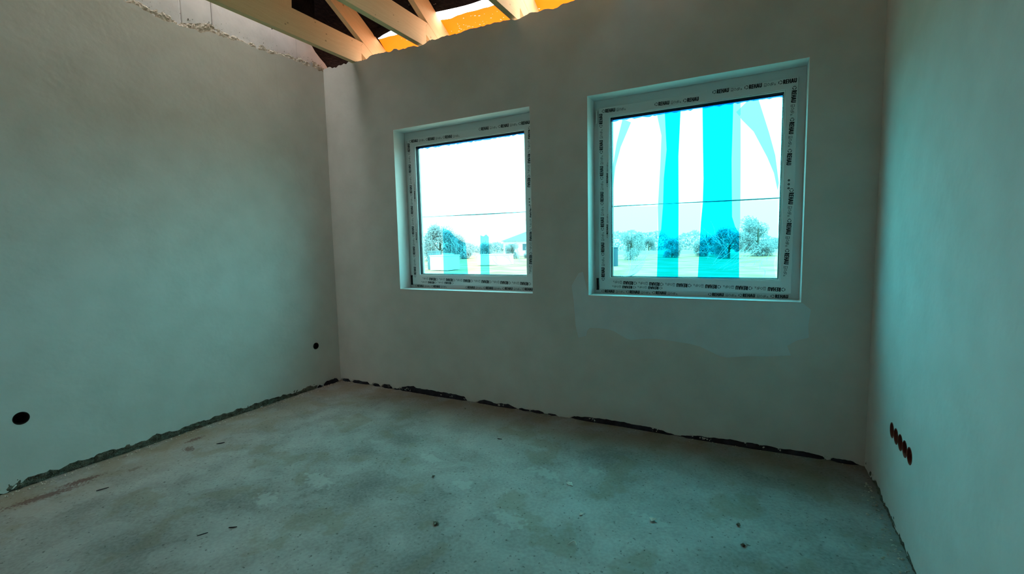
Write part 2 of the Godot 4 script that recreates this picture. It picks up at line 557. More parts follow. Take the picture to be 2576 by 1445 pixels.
const LEFT_LOW := [0.0, 0.012, 0.03, 0.012, 0.04, 0.035, 0.16, 0.036, 0.19, 0.020, 0.25, 0.022, 0.35, 0.036, 0.45, 0.028, 0.6, 0.040, 0.8, 0.044, 1.0, 0.042, 1.2, 0.046, 1.36, 0.040, 1.5, 0.052, 1.62, 0.030, 1.75, 0.050, 1.9, 0.046, 2.0, 0.040, 2.1, 0.052, 2.16, 0.012, 2.2, 0.010, 2.24, 0.040, 2.6, 0.045, 4.6, 0.04]
const LEFT_TOP := [0.0, 2.752, 0.096, 2.764, 0.20, 2.760, 0.289, 2.767, 0.433, 2.760, 0.53, 2.748, 0.623, 2.742, 0.72, 2.752, 0.813, 2.737, 0.88, 2.742, 0.937, 2.738, 1.02, 2.716, 1.082, 2.705, 1.18, 2.703, 1.27, 2.706, 1.355, 2.722, 1.459, 2.733, 1.6, 2.725, 1.8, 2.735, 2.2, 2.725, 4.6, 2.73]
const LEFT_HOLES := [Vector2(0.249, 0.376), Vector2(2.098, 0.372)]
const RIGHT_HOLES := [Vector2(0.506, 0.391), Vector2(0.575, 0.390), Vector2(0.642, 0.390), Vector2(0.708, 0.390), Vector2(0.775, 0.390)]

func build_wall_left() -> void:
	var o := setting("wall_left")
	var low := func(a: float, b: float) -> PackedVector2Array: return edge_points(LEFT_LOW, a, b, 0.012, 0.016, 18)
	var top := func(a: float, b: float) -> PackedVector2Array:
		var t := edge_points(LEFT_TOP, a, b, 0.012, 0.016, 19)
		t.reverse()
		return t
	var flat := func(y: float, rev: bool) -> Callable:
		return func(a: float, b: float) -> PackedVector2Array: return PackedVector2Array([Vector2(b, y), Vector2(a, y)]) if rev else PackedVector2Array([Vector2(a, y), Vector2(b, y)])
	var st := new_st()
	holed(st, 0.0, DEEP, LEFT_HOLES, 0.0315, low, top, ZY, Vector3.ZERO, 0.0, -0.014)
	var ms := new_st()
	holed(ms, -0.30, DEEP, LEFT_HOLES, 0.0315, flat.call(-0.02, false), flat.call(2.66, true), ZY, Vector3.ZERO, -0.014, -0.25)
	obj("masonry", ms, mats.block, o)
	obj("plaster", st, mats.plaster, o)
	# the bare blocks above the plaster, a course of their own
	var ends := [0.463, 0.925, 1.13, 1.73, 2.33, 2.93, 3.53, 4.13, 4.6]
	var b := new_st()
	extrude(b, PackedVector2Array([Vector2(-0.11, 2.66), Vector2(0.2345, 2.66), Vector2(0.2345, 2.973), Vector2(0.10, 2.976), Vector2(0.075, 2.955), Vector2(0.044, 2.918), Vector2(0.0, 2.884), Vector2(-0.05, 2.852), Vector2(-0.08, 2.822), Vector2(-0.11, 2.80)]), ZY, Vector3.ZERO, -0.034, -0.24)
	obj("block", b, mats.block, o)
	b = new_st()
	extrude(b, PackedVector2Array([Vector2(0.237, 2.66), Vector2(0.4615, 2.66), Vector2(0.4615, 2.945), Vector2(0.44, 2.958), Vector2(0.36, 2.972), Vector2(0.237, 2.973)]), ZY, Vector3.ZERO, -0.033, -0.24)
	obj("block", b, mats.block, o)
	for i in ends.size() - 1:
		b = new_st()
		bevel_box(b, Vector3(-0.24, 2.661, ends[i] + 0.0015), Vector3(-0.012 - 0.003 * (i % 2), 3.0, ends[i + 1] - 0.0015), 0.006)
		obj("block", b, mats.block, o)
	# hairline cracks in the plaster below the joints
	var cr := new_st()
	for q in [[0.463, 2.72, 2.40], [0.62, 2.70, 2.34]]:
		for k in 10:
			var y0: float = lerpf(q[1], q[2], k / 10.0)
			var y1: float = lerpf(q[1], q[2], (k + 1) / 10.0)
			var z0: float = q[0] + sin(k * 2.1) * 0.002
			var z1: float = q[0] + sin((k + 1) * 2.1) * 0.002
			quad(cr, Vector3(0.0006, y0, z0), Vector3(0.0006, y0, z0 + 0.0016), Vector3(0.0006, y1, z1 + 0.0016), Vector3(0.0006, y1, z1), Vector3.RIGHT)
	obj("hairline_crack", cr, mats.rim, o)

func build_wall_right() -> void:
	var o := setting("wall_right")
	var at := Vector3(W, 0, 0)
	var pts := [0.0, 0.004, 0.12, 0.008, 0.2, 0.022, 0.26, 0.046, 0.36, 0.048, 0.42, 0.024, 0.5, 0.040, 0.6, 0.020, 0.75, 0.028, 0.9, 0.022, 4.6, 0.025]
	var low := func(a: float, b: float) -> PackedVector2Array: return edge_points(pts, a, b, 0.012, 0.012, 28)
	var top := func(a: float, b: float) -> PackedVector2Array: return PackedVector2Array([Vector2(b, ROOF - 0.22 + b * TAN), Vector2(a, ROOF - 0.22 + a * TAN)])
	var flat := func(a: float, b: float) -> PackedVector2Array: return PackedVector2Array([Vector2(a, -0.02), Vector2(b, -0.02)])
	var st := new_st()
	holed(st, 0.0, DEEP, RIGHT_HOLES, 0.0315, low, top, ZY, at, 0.0, 0.014)
	var ms := new_st()
	holed(ms, -0.30, DEEP, RIGHT_HOLES, 0.0315, flat, top, ZY, at, 0.014, 0.25)
	obj("masonry", ms, mats.cement, o)
	obj("plaster", st, mats.plaster, o)

func build_shell() -> void:
	var st := new_st()
	box(st, Vector3(-1.85, -0.02, DEEP), Vector3(W + 0.25, ROOF + DEEP * TAN + 0.1, DEEP + 0.25))
	obj("wall_rear", st, mats.plaster, self, "structure")
	# loft next door over the left wall
	st = new_st()
	box(st, Vector3(-1.6, 2.4, -0.30), Vector3(-0.25, 2.655, DEEP))
	obj("ceiling", st, mats.masonry, self, "structure")
	st = new_st()
	extrude(st, PackedVector2Array([Vector2(-0.66, 2.4), Vector2(DEEP, 2.4), Vector2(DEEP, ROOF + DEEP * TAN), Vector2(-0.66, ROOF - 0.66 * TAN)]), ZY, Vector3(-1.6, 0, 0), 0.0, -0.25)
	obj("wall_gable", st, mats.cement, self, "structure")

# ---------------------------------------------------------------- windows
func ring(st: SurfaceTool, x0: float, x1: float, y0: float, y1: float, t: Array, zf: float, zb: float, bv := 0.003) -> void:
	# four mitred bars; t = widths left, right, bottom, top
	var o := [Vector2(x0, y0), Vector2(x1, y0), Vector2(x1, y1), Vector2(x0, y1)]
	var i := [Vector2(x0 + t[0], y0 + t[2]), Vector2(x1 - t[1], y0 + t[2]), Vector2(x1 - t[1], y1 - t[3]), Vector2(x0 + t[0], y1 - t[3])]
	var c := Vector2((x0 + x1) * 0.5, (y0 + y1) * 0.5)
	for k in 4:
		var a: Vector2 = o[k]
		var b: Vector2 = o[(k + 1) % 4]
		var ai: Vector2 = i[k]
		var bi: Vector2 = i[(k + 1) % 4]
		var out := ((a + b) * 0.5 - c)
		out = Vector2(signf(out.x), 0) if absf((b - a).x) < 1e-4 else Vector2(0, signf(out.y))
		var sx := func(p: Vector2, q: Vector2) -> Vector2: return p + Vector2(signf(c.x - p.x), signf(c.y - p.y)) * bv * (1.0 if q == Vector2.ZERO else -1.0)
		var f0: Vector2 = sx.call(a, Vector2.ZERO)
		var f1: Vector2 = sx.call(b, Vector2.ZERO)
		var g0: Vector2 = sx.call(ai, Vector2.ONE)
		var g1: Vector2 = sx.call(bi, Vector2.ONE)
		var v := func(p: Vector2, z: float) -> Vector3: return Vector3(p.x, p.y, z)
		var n3 := Vector3(out.x, out.y, 0)
		quad(st, v.call(f0, zf), v.call(f1, zf), v.call(g1, zf), v.call(g0, zf), Vector3.BACK)
		quad(st, v.call(a, zb), v.call(b, zb), v.call(bi, zb), v.call(ai, zb), Vector3.FORWARD)
		quad(st, v.call(a, zf - bv), v.call(b, zf - bv), v.call(b, zb), v.call(a, zb), n3)
		quad(st, v.call(ai, zf - bv), v.call(bi, zf - bv), v.call(bi, zb), v.call(ai, zb), -n3)
		quad(st, v.call(a, zf - bv), v.call(b, zf - bv), v.call(f1, zf), v.call(f0, zf), (n3 + Vector3.BACK).normalized())
		quad(st, v.call(ai, zf - bv), v.call(bi, zf - bv), v.call(g1, zf), v.call(g0, zf), (-n3 + Vector3.BACK).normalized())

var word: TextMesh
var glyphs := PackedVector3Array()      # front faces of the printed word, 64 mm wide
func stroke(st: SurfaceTool, m: Transform3D, a: Vector2, b: Vector2, w: float) -> void:
	var d := (b - a).normalized() * 0.5 * w
	var n := Vector2(-d.y, d.x)
	var v := func(p: Vector2) -> Vector3: return m * Vector3(p.x, p.y, 0.0003)
	quad(st, v.call(a - d + n), v.call(b + d + n), v.call(b + d - n), v.call(a - d - n), m.basis.z)

func loop(st: SurfaceTool, m: Transform3D, c: Vector2, r: float, w: float, a0 := 0.0, a1 := TAU, k := 10) -> void:
	for i in k:
		var t0 := lerpf(a0, a1, float(i) / k)
		var t1 := lerpf(a0, a1, float(i + 1) / k)
		stroke(st, m, c + Vector2(cos(t0), sin(t0)) * r, c + Vector2(cos(t1), sin(t1)) * r, w)

# One repeat of the print on the protective tape: ring of arrows, the maker's word, four small pictograms. Runs along +x from 0 to about 0.15.
func motif(dark: SurfaceTool, pale: SurfaceTool, m: Transform3D, full: bool, squash: float) -> void:
	var s := m * Transform3D(Basis.from_scale(Vector3(1, squash, 1)), Vector3.ZERO)
	for k in 3:
		loop(dark, s, Vector2(0.010, 0.011), 0.0085, 0.0030, k * TAU / 3.0 + 0.35, (k + 1) * TAU / 3.0 - 0.35, 4)
	for d: Vector2 in [Vector2(-0.0009, -0.0005), Vector2(-0.0009, 0.0005), Vector2(0.0, 0.0), Vector2(0.0009, -0.0005), Vector2(0.0009, 0.0005)]:      # heavy type
		for i in range(0, glyphs.size(), 3):
			var o := Vector3(0.024 + d.x, d.y, 0.0003 + d.x * 0.05 + d.y * 0.02)
			tri(dark, s * (glyphs[i] + o), s * (glyphs[i + 1] + o), s * (glyphs[i + 2] + o), s.basis.z)
	if not full:
		return
	var x := 0.100
	for y in [0.001, 0.007, 0.017]:
		stroke(pale, s, Vector2(x, y), Vector2(x + 0.011, y), 0.0024)
	stroke(pale, s, Vector2(x, 0.001), Vector2(x, 0.017), 0.0012)
	stroke(pale, s, Vector2(x + 0.011, 0.001), Vector2(x + 0.011, 0.017), 0.0012)
	loop(pale, s, Vector2(x + 0.021, 0.009), 0.0055, 0.0019)
	stroke(pale, s, Vector2(x + 0.021, 0.0145), Vector2(x + 0.021, 0.018), 0.0014)
	for q in [Vector2(x + 0.031, 0.002), Vector2(x + 0.036, 0.007)]:
		for k in 4:
			var cs := [q, q + Vector2(0.009, 0), q + Vector2(0.009, 0.009), q + Vector2(0, 0.009)]
			stroke(pale, s, cs[k], cs[(k + 1) % 4], 0.0018)
	var tr := [Vector2(x + 0.050, 0.002), Vector2(x + 0.057, 0.002), Vector2(x + 0.0535, 0.010)]
	for k in 3:
		stroke(pale, s, tr[k], tr[(k + 1) % 3], 0.0018)

func print_row(w: Node3D, a: Vector2, b: Vector2, z: float, phase: float, skip: Array, squash := 1.0) -> void:
	var dark := new_st()
	var pale := new_st()
	pale.set_normal(Vector3.BACK)
	var d := (b - a)
	var n := d.length()
	d = d.normalized()
	var bs := Basis(Vector3(d.x, d.y, 0), Vector3(-d.y, d.x, 0), Vector3.BACK)
	var s := phase
	var k := 0
	var any := false
	while s + 0.085 < n:
		if not skip.has(k):
			motif(dark, pale, Transform3D(bs, Vector3(a.x + d.x * s, a.y + d.y * s, z)), s + 0.16 < n, squash)
			any = any or s + 0.16 < n
		s += 0.170
		k += 1
	obj("printed_lettering", dark, mats.ink, w, "")
	if any:
		obj("printed_symbols", pale, mats.ink_pale, w, "")

func sheet(w: Node3D, called: String, pts: Array, z: float, m: Material, label := "") -> void:
	var p := PackedVector2Array()
	for q in pts:
		p.append(Vector2(q[0], q[1]))
	var st := new_st()
	extrude(st, p, XY, Vector3.ZERO, z + 0.0004, z)
	var o := obj(called, st, m, w)
	if label:
		o.set_meta("label", label)

func build_window(called: String, x0: float, x1: float) -> void:
	var y0 := 0.8713
	var y1 := 2.165
	if word == null:
		word = TextMesh.new()
		var f := SystemFont.new()
		f.font_names = PackedStringArray(["Droid Sans"])
		f.font_weight = 700
		word.font = f
		word.text = "REHAU"
		word.font_size = 24
		word.pixel_size = 0.0012
		word.depth = 0.0003
		word.curve_step = 4.0
		word.horizontal_alignment = HORIZONTAL_ALIGNMENT_LEFT
		word.vertical_alignment = VERTICAL_ALIGNMENT_BOTTOM
		var arr := word.get_mesh_arrays()
		var vs: PackedVector3Array = arr[Mesh.ARRAY_VERTEX]
		var ix: PackedInt32Array = arr[Mesh.ARRAY_INDEX]
		var bb := word.get_aabb()
		for i in range(0, ix.size(), 3):
			var p := [vs[ix[i]], vs[ix[i + 1]], vs[ix[i + 2]]]
			if p.all(func(q): return q.z > bb.get_center().z):
				for q: Vector3 in p:
					glyphs.append(Vector3((q.x - bb.position.x) / bb.size.x * 0.064, (q.y - bb.position.y) / bb.size.y * 0.0225, 0.0))
	var w := setting(called)
	var st := new_st()
	ring(st, x0, x1, y0, y1, [0.055, 0.055, 0.055, 0.055], -0.135, -0.205)
	obj("window_frame", st, mats.pvc, w)
	# sash, standing a little proud of the frame
	var s0 := x0 + 0.037
	var s1 := x1 - 0.042
	var t0 := y0 + 0.032
	var t1 := y1 - 0.055
	st = new_st()
	ring(st, s0, s1, t0, t1, [0.072, 0.060, 0.078, 0.062], -0.119, -0.195)
	obj("sash", st, mats.pvc, w)
	var g0 := s0 + 0.072
	var g1 := s1 - 0.060
	var h0 := t0 + 0.078
	var h1 := t1 - 0.062
	st = new_st()
	ring(st, g0, g1, h0, h1, [0.006, 0.006, 0.006, 0.006], -0.124, -0.15, 0.002)
	obj("glazing_bead", st, mats.bead, w)
	st = new_st()
	ring(st, g0 + 0.006, g1 - 0.006, h0 + 0.006, h1 - 0.006, [0.004, 0.003, 0.003, 0.005], -0.134, -0.16, 0.0005)
	obj("gasket", st, mats.gasket, w)
	var gz := -0.155
	st = new_st()
	bevel_box(st, Vector3(g0 + 0.008, h0 + 0.008, gz - 0.004), Vector3(g1 - 0.008, h1 - 0.008, gz), 0.0)
	obj("glass_pane", st, mats.glass if called == "window_2" else mats.glass_clear, w)
	# spacer bar of the sealed unit behind the pane
	st = new_st()
	ring(st, g0 + 0.010, g1 - 0.009, h0 + 0.009, h1 - 0.010, [0.004, 0.003, 0.003, 0.004], gz - 0.006, gz - 0.02, 0.0005)
	obj("spacer_bar", st, mats.metal, w)
	# ragged blue leftover of film along the top of the pane
	var rag := PackedVector2Array([Vector2(g0 + 0.011, h1 - 0.009), Vector2(g1 - 0.011, h1 - 0.009)])
	var ns := noise(22.0, int(x0 * 100.0), 3)
	var k := 60
	for i in k + 1:
		var x := lerpf(g1 - 0.011, g0 + 0.011, float(i) / k)
		rag.append(Vector2(x, h1 - 0.027 - ns.get_noise_1d(x) * 0.010))
	st = new_st()
	extrude(st, rag, XY, Vector3.ZERO, gz + 0.0016, gz + 0.0008)
	obj("film_remnant", st, mats.film_blue, w)
	# hinges on the left
	for hy in [t1 - 0.06, t0 + 0.03]:
		st = new_st()
		tube(st, [Vector3(s0 - 0.011, hy - 0.035, -0.122), Vector3(s0 - 0.011, hy + 0.045, -0.122)], [0.007, 0.007], 10)
		for yy in [hy - 0.035, hy + 0.037]:
			tube(st, [Vector3(s0 - 0.011, yy, -0.122), Vector3(s0 - 0.011, yy + 0.008, -0.122)], [0.0085, 0.0085], 10)
		obj("hinge", st, mats.pvc if hy > 1.5 else mats.gasket, w)
	# three holes where the handle will go
	for i in 3:
		st = new_st()
		tube(st, [Vector3(s1 - 0.030, 1.505 + i * 0.022, -0.1186), Vector3(s1 - 0.030, 1.505 + i * 0.022, -0.1192)], [0.0055, 0.0], 12)
		obj("handle_hole", st, mats.gasket, w)
	st = new_st()
	for q in [[x0, x0 + 0.002, y0, y1], [x1 - 0.002, x1, y0, y1], [x0, x1, y0, y0 + 0.002], [x0, x1, y1 - 0.002, y1]]:
		bevel_box(st, Vector3(q[0], q[2], -0.134), Vector3(q[1], q[3], 0.0012), 0.0006)
	obj("reveal_lining", st, mats.reveal, w)
	# print on the protective tape; it runs clockwise round the sash and drifts across it
	var z := -0.1188
	print_row(w, Vector2(s0 + 0.025, t1 - 0.034), Vector2(s0 + 0.69, t1 - 0.050), z, 0.0, [1] if called == "window_2" else [3])
	print_row(w, Vector2(s0 + 0.70, t1 - 0.024), Vector2(s1 - 0.01, t1 - 0.030), z, 0.0, [])
	print_row(w, Vector2(s1 - 0.028, t1 - 0.048), Vector2(s1 - 0.046, t0 + 0.68), z, 0.0, [3])
	print_row(w, Vector2(s1 - 0.026, t0 + 0.60), Vector2(s1 - 0.046, t0 + 0.03), z, 0.0, [])
	print_row(w, Vector2(s1 - 0.03, t0 + 0.036), Vector2(s0 + 0.02, t0 + 0.062), z, 0.0, [])
	print_row(w, Vector2(s0 + 0.42, t0 + 0.026), Vector2(s0 + 0.03, t0 + 0.028), z, 0.0, [], 0.8)
	print_row(w, Vector2(s0 + 0.040, t0 + 0.06), Vector2(s0 + 0.028, t1 - 0.02), z, 0.0, [])
	print_row(w, Vector2(s0 + 0.064, t0 + 0.30), Vector2(s0 + 0.066, t1 - 0.10), z, 0.05, [1, 3], 0.5)
	# and on the outer frame
	print_row(w, Vector2(x0 + 0.03, y0 + 0.008), Vector2(x1 - 0.02, y0 + 0.006), -0.1348, 0.02, [3] if called == "window_2" else [2], 0.85)
	# protective film left on the glass
	var fz := gz + 0.002
	if called == "window_2":
		sheet(w, "film_strip", [[2.522, 0.992], [2.522, 1.460], [2.817, 1.447], [2.813, 0.992]], fz, mats.film_faint, "faint clear film over the lower left of the pane")
		sheet(w, "film_strip", [[2.946, 0.992], [2.945, 1.452], [3.076, 1.452], [3.063, 0.992]], fz, mats.film_faint, "faint clear film between the two blue strips")
		sheet(w, "film_strip", [[3.299, 0.992], [3.297, 1.30], [3.297, 1.450], [3.49, 1.446], [3.494, 1.16], [3.478, 1.08], [3.49, 0.992]], fz, mats.film_faint, "faint clear film over the lower right of the pane")
		sheet(w, "film_strip", [[2.813, 0.988], [2.946, 0.988], [2.945, 1.30], [2.944, 1.463], [2.940, 1.75], [2.950, 2.030], [2.855, 2.030], [2.862, 1.90], [2.868, 1.80], [2.852, 1.62], [2.849, 1.46], [2.838, 1.30], [2.822, 1.24], [2.818, 1.20]], fz, mats.film, "narrow strip of deep blue film")
		sheet(w, "film_strip", [[2.806, 2.030], [2.855, 2.030], [2.862, 1.90], [2.868, 1.80], [2.852, 1.62], [2.849, 1.46], [2.838, 1.30], [2.822, 1.24], [2.817, 1.445], [2.830, 1.70], [2.836, 1.89]], fz, mats.film_pale, "pale blue film beside the narrow strip")
		sheet(w, "film_strip", [[3.063, 0.988], [3.298, 0.988], [3.296, 1.10], [3.292, 1.26], [3.270, 1.30], [3.252, 1.36], [3.249, 1.468], [3.243, 1.70], [3.246, 2.030], [3.076, 2.030], [3.082, 1.80], [3.088, 1.60], [3.086, 1.45], [3.077, 1.333]], fz, mats.film, "wide strip of deep blue film")
		sheet(w, "film_strip", [[3.246, 2.030], [3.284, 2.030], [3.291, 1.70], [3.297, 1.324], [3.292, 1.26], [3.270, 1.30], [3.252, 1.36], [3.249, 1.468], [3.243, 1.70]], fz, mats.film_pale, "pale blue film beside the wide strip")
		sheet(w, "film_strip", [[3.376, 2.030], [3.325, 2.030], [3.262, 1.972], [3.280, 1.945], [3.292, 1.925], [3.356, 1.848], [3.429, 1.695], [3.466, 1.60], [3.487, 1.500], [3.492, 1.542], [3.470, 1.70], [3.436, 1.83]], fz, mats.film_pale, "peeling flap of pale blue film, upper right of the pane")
		sheet(w, "film_strip", [[2.588, 2.028], [2.643, 1.998], [2.612, 1.93], [2.575, 1.849], [2.540, 1.724], [2.522, 1.58], [2.522, 1.725], [2.548, 1.878]], fz, mats.film_pale, "peeling sliver of pale blue film, upper left of the pane")
		# creases and scratches in the film
		st = new_st()
		for i in 9:
			var pts := []
			var rr := []
			for j in 13:
				var t := lerpf(-2.0 + i * 0.05, 0.95 - i * 0.06, j / 12.0)
				pts.append(Vector3(2.615 + cos(t) * (0.125 - i * 0.004) - i * 0.006, 1.165 + sin(t) * (0.155 + i * 0.004) - 0.02, fz + 0.001))
				rr.append(0.0011 if j > 0 and j < 12 else 0.0002)
			ribbon(st, pts, rr)
		crease_fan(st, Vector2(3.17, 1.02), 0.02, 0.30, 15, 0.6, fz, 4)
		crease_fan(st, Vector2(3.24, 1.12), 0.05, 0.22, 12, 2.2, fz, 5)
		crease_fan(st, Vector2(2.60, 1.00), 0.05, 0.24, 8, 1.2, fz, 6)
		crease_fan(st, Vector2(3.40, 1.00), 0.02, 0.10, 6, 1.5, fz, 7)
		crease_fan(st, Vector2(3.00, 1.16), 0.02, 0.10, 7, 0.2, fz, 8)
		obj("film_crease", st, mats.crease, w, "stuff")
	else:
		sheet(w, "film_strip", [[1.102, 0.992], [1.341, 0.992], [1.330, 1.20], [1.326, 1.24], [1.27, 1.265], [1.22, 1.30], [1.17, 1.345], [1.107, 1.372], [1.104, 1.20]], fz, mats.film_mid, "broad strip of sky blue film low on the pane")
		sheet(w, "film_strip", [[1.460, 0.992], [1.541, 0.992], [1.542, 1.20], [1.543, 1.285], [1.52, 1.305], [1.495, 1.290], [1.466, 1.300], [1.464, 1.20]], fz, mats.film_mid, "narrow strip of sky blue film low on the pane")
		sheet(w, "film_strip", [[0.895, 0.992], [1.102, 0.992], [1.104, 1.20], [1.107, 1.463], [0.900, 1.463]], fz, mats.film_faint, "faint clear film over the lower left of the pane")
		sheet(w, "film_strip", [[1.541, 0.992], [1.868, 0.992], [1.872, 1.463], [1.544, 1.463]], fz, mats.film_faint, "faint clear film over the lower right of the pane")
		st = new_st()
		crease_fan(st, Vector2(1.00, 1.05), 0.02, 0.30, 9, 1.5, fz, 14)
		crease_fan(st, Vector2(1.22, 1.12), 0.03, 0.26, 12, 1.9, fz, 15)
		crease_fan(st, Vector2(1.50, 1.05), 0.03, 0.20, 14, 1.5, fz, 16)
		crease_fan(st, Vector2(1.42, 1.08), 0.04, 0.22, 10, 2.2, fz, 17)
		crease_fan(st, Vector2(1.74, 1.06), 0.03, 0.24, 12, 1.9, fz, 18)
		obj("film_crease", st, mats.crease, w, "stuff")

func crease_fan(st: SurfaceTool, c: Vector2, r0: float, r1: float, count: int, ang: float, z: float, sd: int) -> void:
	var r := RandomNumberGenerator.new()
	r.seed = sd
	for i in count:
		var a := ang + r.randf_range(-0.55, 0.55)
		var o := c + Vector2(r.randf_range(-0.09, 0.09), r.randf_range(-0.04, 0.04))
		var l0 := r.randf_range(r0, r0 + 0.05)
		var l1 := r.randf_range(l0 + 0.03, r1)
		var bow := r.randf_range(-0.012, 0.012)
		var pts := []
		var rr := []
		for j in 6:
			var t := j / 5.0
			var l := lerpf(l0, l1, t)
			var q := o + Vector2(cos(a), sin(a)) * l + Vector2(-sin(a), cos(a)) * bow * sin(t * PI)
			q.y = clampf(q.y, 0.995, 1.46)
			pts.append(Vector3(q.x, q.y, z + 0.001))
			rr.append(0.0002 + 0.0009 * sin(t * PI))
		ribbon(st, pts, rr)

# ---------------------------------------------------------------- roof
const TRUSS := [0.395, 1.080, 1.895, 2.70, 3.50]     # right-hand faces of the trusses
const THICK := 0.045
# lower edge of the black foil (its z), by x
const FOIL_EDGE := [-1.6, -0.64, 0.365, -0.64, 0.385, -0.258, 0.42, -0.256, 0.48, -0.238, 0.60, -0.216, 0.80, -0.206, 1.05, -0.203, 1.50, -0.198, 1.86, -0.16, 1.92, -0.05, 2.62, -0.05, 2.68, -0.262, 4.2, -0.262]

func roof_y(z: float) -> float:
	return ROOF + TAN * z

func build_roof() -> void:
	var n := noise(2.2, 71, 4)
	var p := func(x: float, z: float, edge: float) -> Vector3:
		var sag := 0.0
		for i in TRUSS.size() - 1:
			if x > TRUSS[i] and x < TRUSS[i + 1] - THICK:
				var t: float = (x - TRUSS[i]) / (TRUSS[i + 1] - THICK - TRUSS[i])
				sag = sin(t * PI)
		var wr: float = n.get_noise_2d(x * 3.0, z * 1.2) * 0.02 * sag * clampf((z - edge) * 5.0, 0.1, 1.0)
		return Vector3(x, roof_y(z) + 0.003 - sag * 0.012 + wr - sag * 0.012 * exp(-(z - edge) * 8.0), z)
	var st := new_st()
	var nx := 160
	var nz := 64
	for i in nx + 1:
		var x := lerpf(-1.85, W + 0.25, float(i) / nx)
		var e0 := curve(FOIL_EDGE, x)
		for j in nz + 1:
			var t := pow(float(j) / nz, 2.0)
			st.set_uv(Vector2(x, t))
			st.add_vertex(p.call(x, lerpf(e0, DEEP + 0.25, t), e0))
	for i in nx:
		for j in nz:
			var a := i * (nz + 1) + j
			var b := a + nz + 1
			# not yet covered: a torn-open bay over the left wall
			var xc := lerpf(-1.85, W + 0.25, (i + 0.5) / nx)
			var zc := lerpf(curve(FOIL_EDGE, xc), DEEP + 0.25, pow((j + 0.5) / nz, 2.0))
			if xc > -0.08 and xc < (0.215 if zc < 0.6 else 0.345) and zc > 0.24 and zc < 3.0:
				continue
			for k in [a, a + 1, b, b, a + 1, b + 1]:
				st.add_index(k)
	st.generate_normals()
	var o := thing("roofing_foil", "black roofing foil stretched over the rafters above the whole room", "roofing foil")
	obj("foil", st, mats.foil, o)
	# the torn flap hanging from the open bay, behind the first truss
	st = new_st()
	for i in 24:
		var za := lerpf(0.24, 0.64, i / 24.0)
		var zb := lerpf(0.24, 0.64, (i + 1) / 24.0)
		var fa := Vector3(0.212 + 0.008 * sin(i * 0.9), 3.03 + 0.02 * sin(i * 1.1) + 0.03 * i / 24.0, za)
		var fb := Vector3(0.212 + 0.008 * sin((i + 1) * 0.9), 3.03 + 0.02 * sin((i + 1) * 1.1) + 0.03 * (i + 1) / 24.0, zb)
		quad(st, fa, fb, Vector3(0.220, roof_y(zb), zb), Vector3(0.220, roof_y(za), za), Vector3.RIGHT)
	obj("torn_flap", st, mats.foil, o)
	# folded-back lap, a paler edge seen between the first two trusses
	st = new_st()
	for i in 20:
		var x0 := lerpf(0.41, 0.98, i / 20.0)
		var x1 := lerpf(0.41, 0.98, (i + 1) / 20.0)
		var za := -0.215 + (x0 - 0.41) * 0.16
		var zb := -0.215 + (x1 - 0.41) * 0.16
		var a := Vector3(x0, roof_y(za) - 0.028, za)
		var b := Vector3(x1, roof_y(zb) - 0.028, zb)
		var up := Vector3(0, 0.030 + 0.006 * sin(i * 1.3), 0.030)
		quad(st, a, b, b + up, a + up, Vector3(0, -0.7, 0.7))
		quad(st, a + Vector3(0, 0.002, -0.002), b + Vector3(0, 0.002, -0.002), b + up, a + up, Vector3(0, 0.7, -0.7))
	obj("lap", st, mats.foil, o)
	# small bright crumbs of insulation clinging to the foil
	st = new_st()
	var r := RandomNumberGenerator.new()
	r.seed = 12
	for i in 70:
		var x := r.randf_range(0.45, 1.85)
		var z := r.randf_range(-0.19, 0.15)
		var c: Vector3 = p.call(x, z, curve(FOIL_EDGE, x)) + Vector3(0, -0.003, 0)
		rock(st, c, r.randf_range(0.001, 0.0026), r)
	obj("clinging_crumbs", st, mats.rim, o, "stuff")
	# the orange strip along the eaves, translucent against the sky
	st = new_st()
	nx = 120
	nz = 10
	for i in nx + 1:
		var x := lerpf(0.387, W + 0.25, float(i) / nx)
		for j in nz + 1:
			var z := lerpf(-0.268, -0.405 + 0.018 * n.get_noise_1d(x * 30.0), float(j) / nz)
			st.set_uv(Vector2(x, z))
			st.add_vertex(Vector3(x, roof_y(z) + 0.003 + n.get_noise_2d(x * 4.0, z * 2.0) * 0.010, z))
	for i in nx:
		for j in nz:
			var a := i * (nz + 1) + j
			var b := a + nz + 1
			for k in [a, b, a + 1, a + 1, b, b + 1]:
				st.add_index(k)
	st.generate_normals()
	o = thing("eaves_membrane", "orange translucent membrane strip along the eaves above the window wall", "membrane")
	obj("membrane", st, mats.orange, o)
	st = new_st()
	for i in 60:
		var x := r.randf_range(1.12, 1.78) if i < 46 else r.randf_range(0.45, 2.4)
		var z := r.randf_range(-0.37, -0.285)
		rock(st, Vector3(x, roof_y(z) - 0.004, z), r.randf_range(0.002, 0.0085), r, 0.35)
	obj("clinging_flakes", st, mats.crease, o, "stuff")

